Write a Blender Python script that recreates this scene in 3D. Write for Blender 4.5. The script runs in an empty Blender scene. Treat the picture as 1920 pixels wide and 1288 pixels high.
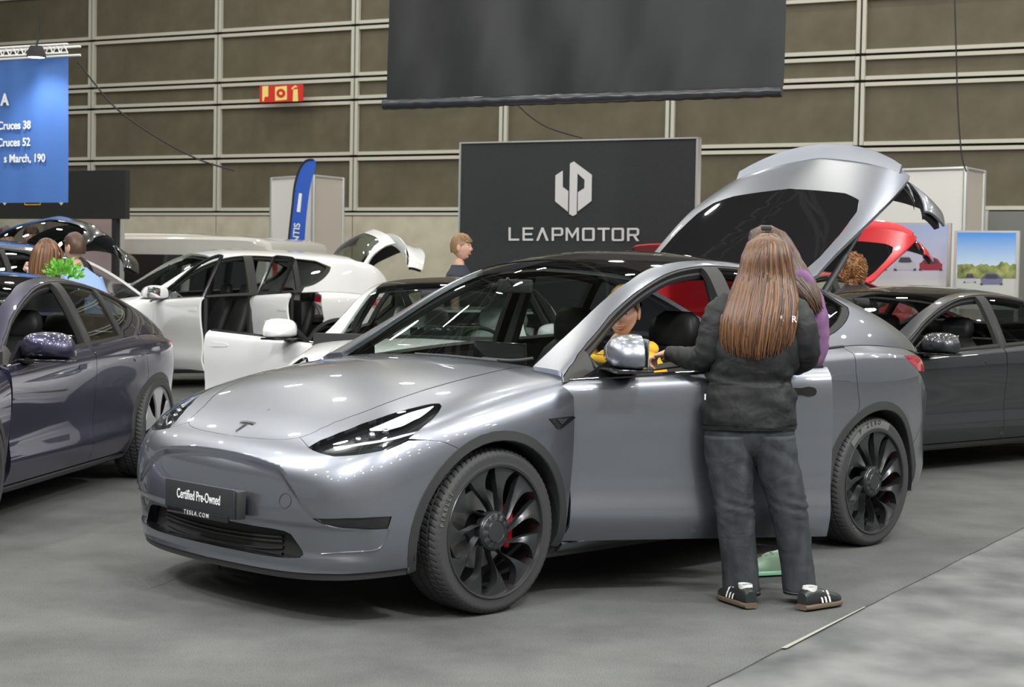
import bpy, bmesh, math, random
import numpy as np
from mathutils import Vector, Matrix, geometry
from mathutils.bvhtree import BVHTree
sc = bpy.context.scene
COL = sc.collection
PI = math.pi
random.seed(7)

# ------------------------------------------------------------------ camera
F_PX, PITCH, ROLL, CAM_H = 3113.87, .0410, .0181, 1.4552
_fw = Vector((0, math.cos(PITCH), -math.sin(PITCH)))
_rt = Vector((1, 0, 0)); _up = _rt.cross(_fw)
CR = math.cos(ROLL)*_rt + math.sin(ROLL)*_up
CU = -math.sin(ROLL)*_rt + math.cos(ROLL)*_up
CAM = Vector((0, 0, CAM_H))
cam_data = bpy.data.cameras.new('camera')
cam = bpy.data.objects.new('camera', cam_data); COL.objects.link(cam)
cam_data.sensor_width = 36; cam_data.lens = F_PX/1920*36
cam_data.clip_start = .1; cam_data.clip_end = 300
m = Matrix((CR, CU, -_fw)).transposed().to_4x4(); m.translation = CAM
cam.matrix_world = m
cam_data.dof.use_dof = True; cam_data.dof.focus_distance = 8.3; cam_data.dof.aperture_fstop = 7.0
sc.camera = cam
def ray(px, py):                         # direction through a photo point
    return CR*((px-960)/F_PX) - CU*((py-644)/F_PX) + _fw
def on_floor(px, py, z=0):
    d = ray(px, py); return CAM + d*((z-CAM_H)/d.z)
def at(px, py, depth):                   # world point at forward distance depth
    d = ray(px, py); return CAM + d*(depth/d.y)

# ------------------------------------------------------------------ light, world, exposure
sc.view_settings.view_transform = 'Standard'; sc.view_settings.look = 'None'
sc.view_settings.gamma = 1; sc.view_settings.use_curve_mapping = False
sc.view_settings.exposure = .58
w = bpy.data.worlds.new('hall_air'); sc.world = w; w.use_nodes = True
w.node_tree.nodes['Background'].inputs[0].default_value = (.80, .83, .80, 1)
w.node_tree.nodes['Background'].inputs[1].default_value = .24

LAMP_SPOTS = []
for i in range(-4, 6):
    for j in range(-3, 8):
        LAMP_SPOTS.append((i*3.9+1.2+(j % 2)*1.3, j*4.1+.5))

# ------------------------------------------------------------------ object helpers
def tag(o, label=None, cat=None, group=None, kind=None):
    if label: o['label'] = label
    if cat: o['category'] = cat
    if group: o['group'] = group
    if kind: o['kind'] = kind
    return o
def empty(name, loc=(0, 0, 0), rz=0, parent=None):
    o = bpy.data.objects.new(name, None); COL.objects.link(o)
    o.location = loc; o.rotation_euler = (0, 0, rz); o.empty_display_size = .1
    if parent: o.parent = parent
    return o
def thing(name, label, cat, loc=(0, 0, 0), rz=0, group=None):
    return tag(empty(name, loc, rz), label, cat, group)
def link(name, me, mat, parent=None):
    o = bpy.data.objects.new(name, me); COL.objects.link(o)
    if parent: o.parent = parent
    if mat is not None:
        if len(me.materials) == 0: me.materials.append(None)
        o.material_slots[0].link = 'OBJECT'; o.material_slots[0].material = mat
    return o
def mesh_of(name, vs, fs, smooth=True, nrm=None):
    me = bpy.data.meshes.new(name)
    me.from_pydata([tuple(map(float, v)) for v in vs], [], [tuple(map(int, f)) for f in fs])
    if smooth: me.polygons.foreach_set('use_smooth', [True]*len(me.polygons))
    me.update()
    if nrm is not None: me.normals_split_custom_set(nrm)
    return me
def bobj(name, bm, mat, parent=None, smooth=True, angle=40):
    me = bpy.data.meshes.new(name)
    bmesh.ops.recalc_face_normals(bm, faces=bm.faces)
    bm.to_mesh(me); bm.free()
    if smooth:
        me.polygons.foreach_set('use_smooth', [True]*len(me.polygons))
        me.set_sharp_from_angle(angle=math.radians(angle))
    return link(name, me, mat, parent)
def box(bm, c, s, rot=None, bevel=0, seg=2):
    r = bmesh.ops.create_cube(bm, size=1)
    vs = r['verts']
    bmesh.ops.scale(bm, vec=s, verts=vs)
    if bevel:
        es = list({e for v in vs for e in v.link_edges})
        g = bmesh.ops.bevel(bm, geom=es, offset=bevel, segments=seg, profile=.5, affect='EDGES')
        vs = list({v for f in g['faces'] for v in f.verts} | {v for v in vs if v.is_valid})
    if rot is not None: bmesh.ops.rotate(bm, cent=(0, 0, 0), matrix=rot, verts=vs)
    bmesh.ops.translate(bm, vec=c, verts=vs)
    return vs
def tube(bm, pts, rad, n=8, closed=False, cap=True):
    pts = [Vector(p) for p in pts]; N = len(pts)
    rads = rad if hasattr(rad, '__len__') else [rad]*N
    rings = []; prev = None
    for i, p in enumerate(pts):
        a = pts[i-1] if (i > 0 or closed) else p
        b = pts[(i+1) % N] if (i < N-1 or closed) else p
        t = (b-a).normalized()
        if prev is None:
            ref = Vector((0, 0, 1)) if abs(t.z) < .9 else Vector((1, 0, 0))
            x = t.cross(ref).normalized()
        else:
            x = (prev - t*prev.dot(t)).normalized()
        prev = x; y = t.cross(x)
        rings.append([bm.verts.new(p + (x*math.cos(k*2*PI/n)+y*math.sin(k*2*PI/n))*rads[i]) for k in range(n)])
    for i in range(N if closed else N-1):
        A, B = rings[i], rings[(i+1) % N]
        for k in range(n): bm.faces.new((A[k], A[(k+1) % n], B[(k+1) % n], B[k]))
    if cap and not closed:
        bm.faces.new(rings[0][::-1]); bm.faces.new(rings[-1])
    return rings
def prism(bm, poly, d, axis='y', o=0):
    """extrude a 2D outline (a,b) by d along an axis, starting at o"""
    def P(a, b, t): return {'y': (a, t, b), 'x': (t, a, b), 'z': (a, b, t)}[axis]
    A = [bm.verts.new(P(a, b, o)) for a, b in poly]; B = [bm.verts.new(P(a, b, o+d)) for a, b in poly]
    n = len(poly)
    bm.faces.new(A[::-1]); bm.faces.new(B)
    for i in range(n): bm.faces.new((A[i], A[(i+1) % n], B[(i+1) % n], B[i]))
    return A+B
def crom(pts, n=8, closed=False):
    P = [np.array(p, float) for p in pts]; N = len(P); out = []
    for i in range(N if closed else N-1):
        p1, p2 = P[i], P[(i+1) % N]
        p0 = P[i-1] if (i > 0 or closed) else 2*p1-p2
        p3 = P[(i+2) % N] if (i+2 < N or closed) else 2*p2-p1
        for k in range(n):
            t = k/n
            out.append(.5*((2*p1)+(-p0+p2)*t+(2*p0-5*p1+4*p2-p3)*t*t+(-p0+3*p1-3*p2+p3)*t**3))
    if not closed: out.append(P[-1])
    return out
def text(name, body, size, mat, parent=None, loc=(0, 0, 0), rot=(0, 0, 0), depth=.001, ax='CENTER', bold=0, sx=1, space=1):
    """flat lettering turned into a mesh"""
    c = bpy.data.curves.new(name, 'FONT'); c.body = body; c.size = size; c.align_x = ax; c.align_y = 'CENTER'
    c.extrude = depth; c.offset = bold; c.space_character = space
    t = bpy.data.objects.new(name, c); COL.objects.link(t); bpy.context.view_layer.update()
    me = bpy.data.meshes.new_from_object(t.evaluated_get(bpy.context.evaluated_depsgraph_get())); bpy.data.objects.remove(t)
    o = link(name, me, mat, parent); o.location = loc; o.rotation_euler = rot; o.scale = (sx, 1, 1)
    return o

# ------------------------------------------------------------------ materials
def mat(name, color, rough=.5, metal=0, coat=0, coat_rough=.03, spec=.5, emit=None, es=1, trans=0, ior=1.45, alpha=1):
    m = bpy.data.materials.new(name); m.use_nodes = True
    b = m.node_tree.nodes['Principled BSDF']
    b.inputs['Base Color'].default_value = (*color, 1)
    b.inputs['Roughness'].default_value = rough; b.inputs['Metallic'].default_value = metal
    b.inputs['Coat Weight'].default_value = coat; b.inputs['Coat Roughness'].default_value = coat_rough
    b.inputs['Specular IOR Level'].default_value = spec; b.inputs['IOR'].default_value = ior
    b.inputs['Transmission Weight'].default_value = trans; b.inputs['Alpha'].default_value = alpha
    if emit: b.inputs['Emission Color'].default_value = (*emit, 1); b.inputs['Emission Strength'].default_value = es
    return m
def nd(m, typ, **kw):
    n = m.node_tree.nodes.new(typ)
    for k, v in kw.items():
        if k in n.inputs: n.inputs[k].default_value = v
        else: setattr(n, k, v)
    return n
def lk(m, a, b): m.node_tree.links.new(a, b)
def noisy(m, c1, c2, scale=40, detail=4, bump=0, dist=.002, coords='Object', stretch=None, lo=.3, hi=.7):
    b = m.node_tree.nodes['Principled BSDF']
    tc = nd(m, 'ShaderNodeTexCoord'); src = tc.outputs[coords]
    if stretch:
        mp = nd(m, 'ShaderNodeMapping'); mp.inputs['Scale'].default_value = stretch
        lk(m, src, mp.inputs[0]); src = mp.outputs[0]
    n = nd(m, 'ShaderNodeTexNoise', Scale=scale, Detail=detail); lk(m, src, n.inputs['Vector'])
    r = nd(m, 'ShaderNodeValToRGB'); r.color_ramp.elements[0].color = (*c1, 1); r.color_ramp.elements[1].color = (*c2, 1)
    r.color_ramp.elements[0].position = lo; r.color_ramp.elements[1].position = hi
    lk(m, n.outputs[0], r.inputs[0]); lk(m, r.outputs[0], b.inputs['Base Color'])
    if bump:
        bp = nd(m, 'ShaderNodeBump', Strength=bump, Distance=dist)
        lk(m, n.outputs[0], bp.inputs['Height']); lk(m, bp.outputs[0], b.inputs['Normal'])
    return m
def glass(name, tint, rough=0.0, refl=1.0):
    """thin sheet glass: tinted see-through plus Fresnel mirror"""
    m = bpy.data.materials.new(name); m.use_nodes = True
    nt = m.node_tree; nt.nodes.clear()
    out = nt.nodes.new('ShaderNodeOutputMaterial'); mix = nt.nodes.new('ShaderNodeMixShader')
    t = nt.nodes.new('ShaderNodeBsdfTransparent'); t.inputs[0].default_value = (*tint, 1)
    g = nt.nodes.new('ShaderNodeBsdfGlossy'); g.inputs['Roughness'].default_value = rough; g.inputs[0].default_value = (refl, refl, refl, 1)
    gm = nt.nodes.new('ShaderNodeNewGeometry'); dt = nt.nodes.new('ShaderNodeVectorMath'); dt.operation = 'DOT_PRODUCT'
    lk(m, gm.outputs['Normal'], dt.inputs[0]); lk(m, gm.outputs['Incoming'], dt.inputs[1])
    def mth(op, a, b):
        n = nt.nodes.new('ShaderNodeMath'); n.operation = op
        for i, q in enumerate((a, b)):
            if q is None: continue
            if isinstance(q, (int, float)): n.inputs[i].default_value = q
            else: lk(m, q, n.inputs[i])
        return n.outputs[0]
    ab = mth('ABSOLUTE', dt.outputs['Value'], None); fr = mth('ADD', mth('MULTIPLY', mth('POWER', mth('SUBTRACT', 1.0, ab), 5.0), .89), .10)
    lk(m, fr, mix.inputs[0]); lk(m, t.outputs[0], mix.inputs[1]); lk(m, g.outputs[0], mix.inputs[2])
    lk(m, mix.outputs[0], out.inputs[0])
    return m
def paint(name, color, metal=.85, rough=.33, flake=1):
    m = mat(name, color, rough, metal, coat=1, coat_rough=.02)
    return m
M = {}
M['silver'] = paint('silver_paint', (.255, .272, .315), .92, .33)
M['midnight'] = paint('midnight_paint', (.042, .040, .078), .75, .34)
M['graphite'] = paint('graphite_paint', (.045, .047, .055), .7, .34)
M['pearl'] = paint('white_paint', (.74, .75, .76), 0, .3)
M['red'] = paint('red_paint', (.55, .02, .03), .2, .3)
M['plastic'] = mat('black_plastic', (.028, .030, .030), .55)
M['gloss'] = mat('gloss_black', (.010, .010, .012), .12, coat=.6)
M['rubber'] = mat('seal_rubber', (.018, .018, .018), .6)
M['cabin'] = mat('cabin_trim', (.022, .022, .024), .65)
M['cabin_pale'] = mat('pale_cabin_trim', (.34, .35, .34), .6)
M['seat'] = mat('black_seat_leather', (.014, .014, .015), .5)
M['tyre'] = mat('tyre_rubber', (.036, .038, .038), .62)
M['tyremark'] = mat('tyre_lettering', (.010, .010, .010), .5)
M['tyreband'] = mat('tyre_band', (.13, .135, .13), .6)
M['rim'] = mat('dark_wheel_metal', (.080, .083, .088), .33, .8)
M['rimlip'] = mat('wheel_lip_metal', (.10, .10, .105), .3, .8)
M['brake'] = mat('brake_disc', (.30, .30, .30), .35, .9)
M['caliper'] = mat('red_caliper', (.60, .015, .02), .35, coat=.5)
M['chrome'] = mat('bright_metal', (.75, .76, .77), .12, 1)
M['mirror'] = mat('mirror_glass', (.8, .8, .82), .02, 1)
M['white'] = mat('white_plastic', (.80, .80, .79), .45)
M['print'] = mat('white_print', (.78, .79, .80), .5)
M['black'] = mat('matt_black', (.018, .018, .019), .7)
M['screen'] = glass('windscreen_glass', (.80, .86, .83))
M['tint'] = glass('tinted_glass', (.42, .46, .44))
M['clear'] = glass('clear_side_glass', (.74, .80, .77))
M['lens'] = glass('lamp_lens', (.80, .82, .84))
M['roofglass'] = mat('roof_glass', (.012, .011, .010), .04, spec=.8)
M['hatchglass'] = mat('hatch_glass', (.008, .008, .009), .03, spec=.9)
M['lampwhite'] = mat('lamp_reflector', (.85, .86, .86), .25, .3)
M['lampblack'] = mat('lamp_housing', (.02, .022, .022), .2, coat=.5)
M['taillamp'] = mat('tail_lamp_red', (.22, .004, .015), .12, coat=1, emit=(.8, .02, .05), es=.12)
# ------------------------------------------------------------------ the hall
WU = Vector((.894, -.447, 0)).normalized(); WN = Vector((-.447, -.894, 0)).normalized()   # along the back wall, and out of it
WROT = math.atan2(WU.y, WU.x)
def wplane(px, py, d0):
    """photo point on the vertical plane parallel to the back wall that crosses the view axis at distance d0"""
    r = ray(px, py); n = -WN; p0 = Vector((0, d0, 0)); return CAM + r*((p0-CAM).dot(n)/r.dot(n))
m = noisy(mat('concrete_floor', (.30, .31, .30), .42, spec=.3), (.060, .064, .066), (.165, .168, .165), 2.6, 10, .05, .002, 'Object', (1.0, .8, 1))
M['floor'] = m
b = m.node_tree.nodes['Principled BSDF']
nz = nd(m, 'ShaderNodeTexNoise', Scale=5.0, Detail=7.0); tc = nd(m, 'ShaderNodeTexCoord'); mp = nd(m, 'ShaderNodeMapping'); mp.inputs['Scale'].default_value = (1, 1, 1)
mp.inputs['Rotation'].default_value = (0, 0, .35)
lk(m, tc.outputs['Object'], mp.inputs[0]); lk(m, mp.outputs[0], nz.inputs['Vector'])
mr = nd(m, 'ShaderNodeMapRange'); mr.inputs[3].default_value = .45; mr.inputs[4].default_value = .75
lk(m, nz.outputs[0], mr.inputs[0]); lk(m, mr.outputs[0], b.inputs['Roughness'])
M['carpet'] = noisy(mat('grey_carpet', (.1, .1, .1), .95, spec=.15), (.050, .052, .051), (.140, .143, .140), 230, 3, .6, .004)
m = M['carpet']; b = m.node_tree.nodes['Principled BSDF']                # worn, wheel-tracked patches in the pile
old = b.inputs['Base Color'].links[0].from_socket
nz = nd(m, 'ShaderNodeTexNoise', Scale=1.3, Detail=9.0, Roughness=.62); tc = nd(m, 'ShaderNodeTexCoord'); lk(m, tc.outputs['Object'], nz.inputs['Vector'])
mr = nd(m, 'ShaderNodeMapRange'); mr.inputs[1].default_value = .3; mr.inputs[2].default_value = .7; mr.inputs[3].default_value = .74; mr.inputs[4].default_value = 1.28
lk(m, nz.outputs[0], mr.inputs[0]); mx = nd(m, 'ShaderNodeVectorMath', operation='SCALE')
lk(m, old, mx.inputs[0]); lk(m, mr.outputs[0], mx.inputs['Scale']); lk(m, mx.outputs[0], b.inputs['Base Color'])
M['wallpanel'] = noisy(mat('brown_glass_panel', (.1, .09, .07), .45, spec=.25), (.100, .087, .058), (.132, .116, .080), 2.2, 4)
M['frame'] = mat('pale_window_frame', (.50, .49, .42), .5)
M['gap'] = mat('dark_joint', (.03, .028, .022), .8)
M['wallconc'] = noisy(mat('wall_render', (.3, .29, .24), .8), (.42, .395, .30), (.54, .51, .41), 3, 5, .1)
M['ceil'] = mat('dark_ceiling', (.075, .070, .062), .9)
M['truss'] = mat('roof_steel', (.30, .30, .28), .5)
M['banner'] = noisy(mat('black_banner_cloth', (.03, .032, .035), .48, spec=.38), (.015, .016, .018), (.021, .022, .024), 3, 3)
M['bannerhem'] = mat('black_banner_hem', (.022, .023, .028), .3, spec=.7)
M['board'] = noisy(mat('charcoal_board', (.03, .035, .038), .6), (.019, .022, .025), (.027, .031, .034), 60, 3)
M['logo'] = mat('pale_grey_print', (.62, .62, .64), .5)
M['blue'] = mat('blue_banner_cloth', (.060, .155, .45), .65)
M['booth'] = mat('white_booth_panel', (.70, .70, .68), .5)
M['boothshade'] = mat('shaded_booth_panel', (.50, .45, .41), .6)  # darker copy of the white booth panel: shade of the turned face as colour
M['alu'] = mat('aluminium', (.62, .63, .62), .35, .7)
M['alertred'] = mat('sign_red', (.60, .03, .02), .5)
M['alertyellow'] = mat('sign_yellow', (.85, .70, .22), .5)
M['bluepaint'] = mat('flag_blue', (.025, .10, .50), .6)
M['cable'] = mat('black_cable', (.02, .02, .02), .6)
M['yellow'] = mat('yellow_print', (.75, .42, .03), .5)

bm = bmesh.new(); vs = [bm.verts.new(p) for p in ((-45, -25, -.006), (45, -25, -.006), (45, 60, -.006), (-45, 60, -.006))]; bm.faces.new(vs)
tag(bobj('floor', bm, M['floor']), kind='structure')
d = Vector((2.384, 4.058)).normalized(); p0 = Vector((.713, 5.873)); a = p0-d*14; b_ = p0+d*17
bm = bmesh.new(); n = Vector((-d.y, d.x))
random.seed(3); L = []
for k in range(120):
    q = a+(b_-a)*k/119; L.append(q+n*random.uniform(-.004, .004))
b_ = p0+d*13; c1 = b_+n*22; c2 = a+n*22; L = [q for q in L if (q-p0).dot(d) < 13]
prism(bm, [(q.x, q.y) for q in L]+[(c1.x, c1.y), (c2.x, c2.y)], .006, 'z', -.006)
tag(bobj('grey_carpet', bm, M['carpet'], smooth=False), 'grey show carpet laid over the concrete hall floor under the cars', 'carpet', kind='stuff')
# pale tape along part of the carpet edge
bm = bmesh.new(); q0, q1 = p0+d*.75, p0+d*1.75
prism(bm, [(q0.x-.006, q0.y), (q0.x+.016, q0.y), (q1.x+.004, q1.y), (q1.x-.002, q1.y)], .002, 'z', .0002)
tag(bobj('edge_tape', bm, mat('clear_tape', (.30, .30, .26), .4), smooth=False), 'thin pale tape strip along the carpet edge beside bare concrete', 'tape')

# back wall
wall = empty('wall_back', (0, 30, 0), WROT); wall['kind'] = 'structure'
S0 = Vector((0, 30, 0)).dot(WU)
mull = [-26.38-3.2, -26.38, -23.18, -19.99, -16.82, -13.66, -10.45, -7.16, -3.96, -.76, 2.44, 5.64]
rows = [2.60, 3.65, 4.71, 5.14, 6.11, 7.15, 8.2]
meshes = {}
def boxmesh(key, s, c=(0, 0, 0)):
    if key not in meshes:
        bm = bmesh.new(); box(bm, c, s); me = bpy.data.meshes.new(key); bm.to_mesh(me); bm.free(); me.materials.append(None); meshes[key] = me
    return meshes[key]
for i in range(len(mull)-1):
    s0, s1 = mull[i]-S0, mull[i+1]-S0; w_ = s1-s0
    for j in range(len(rows)-1):
        z0, z1 = rows[j], rows[j+1]
        o = link('wall_panel', boxmesh('wp%.2f_%.2f' % (w_, z1-z0), (w_-.08, .03, z1-z0-.08)), M['wallpanel'], wall)
        o.location = ((s0+s1)/2, .05, (z0+z1)/2)
        for t in (-1, 1):
            o = link('transom', boxmesh('tr%.2f' % w_, (w_-.17, .07, .062)), M['frame'], wall); o.location = ((s0+s1)/2, 0, (z0+.052 if t > 0 else z1-.052))
        for t in (-1, 1):
            o = link('mullion', boxmesh('mu%.2f' % (z1-z0), (.062, .07, z1-z0-.05)), M['frame'], wall); o.location = ((s0+.048 if t > 0 else s1-.048), -.005, (z0+z1)/2)
    o = link('plinth_panel', boxmesh('cp%.2f' % w_, (w_-.02, .12, 2.52)), M['wallconc'], wall); o.location = ((s0+s1)/2, .02, 1.26)
bm = bmesh.new(); box(bm, ((mull[0]+mull[-1])/2-S0, .14, 5), (mull[-1]-mull[0], .1, 10)); bobj('joint_backing', bm, M['gap'], wall, smooth=False)
bm = bmesh.new(); box(bm, ((mull[0]+mull[-1])/2-S0, -.02, 2.56), (mull[-1]-mull[0], .08, .05)); bobj('cill', bm, M['frame'], wall, smooth=False)
bm = bmesh.new(); vs = [bm.verts.new(p) for p in ((-30, -16, 0), (-30, -16, 7), (30, -16, 7), (30, -16, 0))]; bm.faces.new(vs)
tag(bobj('wall_front', bm, mat('pale_wall', (.46, .46, .44), .8)), kind='structure')
# ceiling with its steel lattice and lamps (they show in the bodywork and glass)
bm = bmesh.new(); vs = [bm.verts.new(p) for p in ((-45, -25, 12.5), (-45, 60, 12.5), (45, 60, 12.5), (45, -25, 12.5))]; bm.faces.new(vs)
tag(bobj('ceiling', bm, M['ceil']), kind='structure')
bm = bmesh.new()
for k in range(-5, 6):
    x = k*4.5
    for z in (10.4, 11.6): box(bm, (x, 15, z), (.10, 60, .10))
    for j in range(24):
        y = -14+j*2.4; tube(bm, [(x, y, 10.4), (x, y+1.2, 11.6), (x, y+2.4, 10.4)], .035, 4)
for k in range(-2, 8):
    y = k*6.0
    for z in (10.2, 11.5): box(bm, (0, y, z), (60, .10, .10))
    for j in range(20):
        x = -24+j*2.4; tube(bm, [(x, y, 10.2), (x+1.2, y, 11.5), (x+2.4, y, 10.2)], .035, 4)
tag(bobj('trim_1', bm, M['truss'], smooth=False), kind='structure')
for i, (x, y) in enumerate(LAMP_SPOTS):
    l = bpy.data.lights.new('hall_lamp', 'AREA'); l.shape = 'DISK'; l.size = .45; l.energy = 70
    l.color = (1.0, .985, .93) if i % 3 else (1.0, .95, .82)
    o = bpy.data.objects.new('hall_lamp', l); COL.objects.link(o); o.location = (x, y, 9.9)
# unseen area lamps overhead, aimed at the cars to light their flanks
for x, y, z, e, s in ((-3.5, 1.0, 6.5, 210, .9), (2.5, 2.0, 6.5, 260, .9), (6.0, 6.5, 6.5, 230, .9), (-6.5, 7.5, 6.5, 170, .9)):
    l = bpy.data.lights.new('flank_lamp', 'AREA'); l.shape = 'RECTANGLE'; l.size = s; l.size_y = .35; l.energy = e; l.color = (.97, .98, 1.0)
    o = bpy.data.objects.new('flank_lamp', l); COL.objects.link(o); o.location = (x, y, z)
    dv = Vector((0.3, 9.5, .6))-Vector((x, y, z)); o.rotation_euler = dv.to_track_quat('-Z', 'Y').to_euler()
# ------------------------------------------------------------------ smooth master surfaces
def basis(n, t, p=3):
    """values of the n clamped uniform B-spline basis functions at parameters t -> (len(t), n)"""
    t = np.clip(np.asarray(t, float), 0, 1-1e-9)
    k = np.r_[[0]*p, np.linspace(0, 1, n-p+1), [1]*p]
    N = ((t[:, None] >= k[None, :-1]) & (t[:, None] < k[None, 1:])).astype(float)
    for d in range(1, p+1):
        m = len(k)-1-d; N2 = np.zeros((len(t), m))
        for i in range(m):
            a = k[i+d]-k[i]; b = k[i+d+1]-k[i+1]
            if a > 0: N2[:, i] += (t-k[i])/a*N[:, i]
            if b > 0: N2[:, i] += (k[i+d+1]-t)/b*N[:, i+1]
        N = N2
    return N
class Surf:
    def __init__(s, net, su=1.0, sv=1.0, disp=None, flip=1):
        s.P = np.array(net, float); s.su, s.sv = su, sv; s.disp = disp; s.flip = flip
    def raw(s, uv):
        A = basis(s.P.shape[0], uv[:, 0]); B = basis(s.P.shape[1], uv[:, 1])
        return np.einsum('ni,nj,ijk->nk', A, B, s.P)
    def _n(s, f, uv):
        e = 1e-4
        u0 = np.clip(uv[:, 0]-e, 0, 1); u1 = np.clip(uv[:, 0]+e, 0, 1); v0 = np.clip(uv[:, 1]-e, 0, 1); v1 = np.clip(uv[:, 1]+e, 0, 1)
        du = f(np.c_[u1, uv[:, 1]])-f(np.c_[u0, uv[:, 1]]); dv = f(np.c_[uv[:, 0], v1])-f(np.c_[uv[:, 0], v0])
        n = np.cross(du, dv)*s.flip
        return n/(np.linalg.norm(n, axis=1)[:, None]+1e-12)
    def ev(s, uv):
        uv = np.asarray(uv, float)
        if s.disp is None: return s.raw(uv)
        p = s.raw(uv); return p + s._n(s.raw, uv)*s.disp(p)[:, None]
    def nrm(s, uv): return s._n(s.ev, np.asarray(uv, float))
    def prep(s, nu=90, nv=70):
        U, V = np.meshgrid(np.linspace(0, 1, nu), np.linspace(0, 1, nv), indexing='ij')
        s.guv = np.c_[U.ravel(), V.ravel()]; s.gp = s.raw(s.guv)
        i, j = np.meshgrid(np.arange(nu-1), np.arange(nv-1), indexing='ij'); a = (i*nv+j).ravel()
        s.tri = np.r_[np.c_[a, a+nv, a+nv+1], np.c_[a, a+nv+1, a+1]]
        s.bvh = BVHTree.FromPolygons([Vector(q) for q in s.gp], s.tri.tolist())
    def _uv(s, loc, idx):
        t = s.tri[idx]; a, b, c = s.gp[t]; p = np.array(loc)
        v0, v1, v2 = b-a, c-a, p-a
        d00, d01, d11, d20, d21 = v0@v0, v0@v1, v1@v1, v2@v0, v2@v1
        den = d00*d11-d01*d01+1e-15; v = (d11*d20-d01*d21)/den; w_ = (d00*d21-d01*d20)/den
        return s.guv[t[0]]*(1-v-w_)+s.guv[t[1]]*v+s.guv[t[2]]*w_
    def near(s, p):
        loc, n, i, d = s.bvh.find_nearest(Vector(p)); return s._uv(loc, i)
    def hit(s, o, d):
        loc, n, i, dist = s.bvh.ray_cast(Vector(o), Vector(d))
        if loc is None:                    # just past the silhouette: the nearest point along the ray
            best = None
            for t in np.linspace(3, 12, 200):
                l2, n2, i2, dd = s.bvh.find_nearest(Vector(o)+Vector(d).normalized()*t)
                if best is None or dd < best[2]: best = (l2, i2, dd)
            return s._uv(best[0], best[1])
        return s._uv(loc, i)
    def px(s, pts): return [s.hit(CAMC, car_ray(*q)) for q in pts]          # points read off the photograph
    def xz(s, pts): return [s.hit((x, 3, z), (0, -1, 0)) for x, z in pts]   # points in side view

# the photographed car stands here (X rearward, Y to its left, Z up, from the nose on the floor)
CX, CY, YAW = -.7094, 7.7345, .7947
EX = Vector((math.sin(YAW), math.cos(YAW), 0)); EY = Vector((math.cos(YAW), -math.sin(YAW), 0))
ORG = Vector((CX, CY, 0)) - EX*.85
def to_car(wp): q = Vector(wp)-ORG; return Vector((q.dot(EX), q.dot(EY), q.z))
CAMC = to_car(CAM)
def car_ray(px, py): d = ray(px, py); return Vector((d.dot(EX), d.dot(EY), d.z))

def inside(poly, q):
    x, y = q[:, 0], q[:, 1]; r = np.zeros(len(q), bool); n = len(poly)
    for i in range(n):
        x1, y1 = poly[i]; x2, y2 = poly[(i+1) % n]
        c = ((y1 > y) != (y2 > y)); r ^= c & (x < (x2-x1)*(y-y1)/(y2-y1+1e-15)+x1)
    return r
def area2(p): p = np.asarray(p); return .5*np.sum(p[:, 0]*np.roll(p[:, 1], -1)-np.roll(p[:, 0], -1)*p[:, 1])
def offset_poly(p, d, free=None):
    p = np.asarray(p, float)
    if area2(p) < 0: p = p[::-1]
    a = np.roll(p, 1, 0); b = np.roll(p, -1, 0)
    e1 = p-a; e2 = b-p; e1 /= np.linalg.norm(e1, axis=1)[:, None]+1e-12; e2 /= np.linalg.norm(e2, axis=1)[:, None]+1e-12
    n1 = np.c_[-e1[:, 1], e1[:, 0]]; n2 = np.c_[-e2[:, 1], e2[:, 0]]
    n = n1+n2; L = np.linalg.norm(n, axis=1)[:, None]; n = n/(L+1e-9)/np.maximum(L/2, .5)
    q = p+n*d
    if free is not None:
        k = free(p); q[k] = p[k]
    return q
def dense(poly, step):
    out = []; n = len(poly)
    for i in range(n):
        a, b = np.asarray(poly[i]), np.asarray(poly[(i+1) % n]); k = max(1, int(np.linalg.norm(b-a)/step))
        for j in range(k): out.append(a+(b-a)*j/k)
    return np.array(out)
def side_c(X, Y, Z): return (-X, Y, Z)
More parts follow.
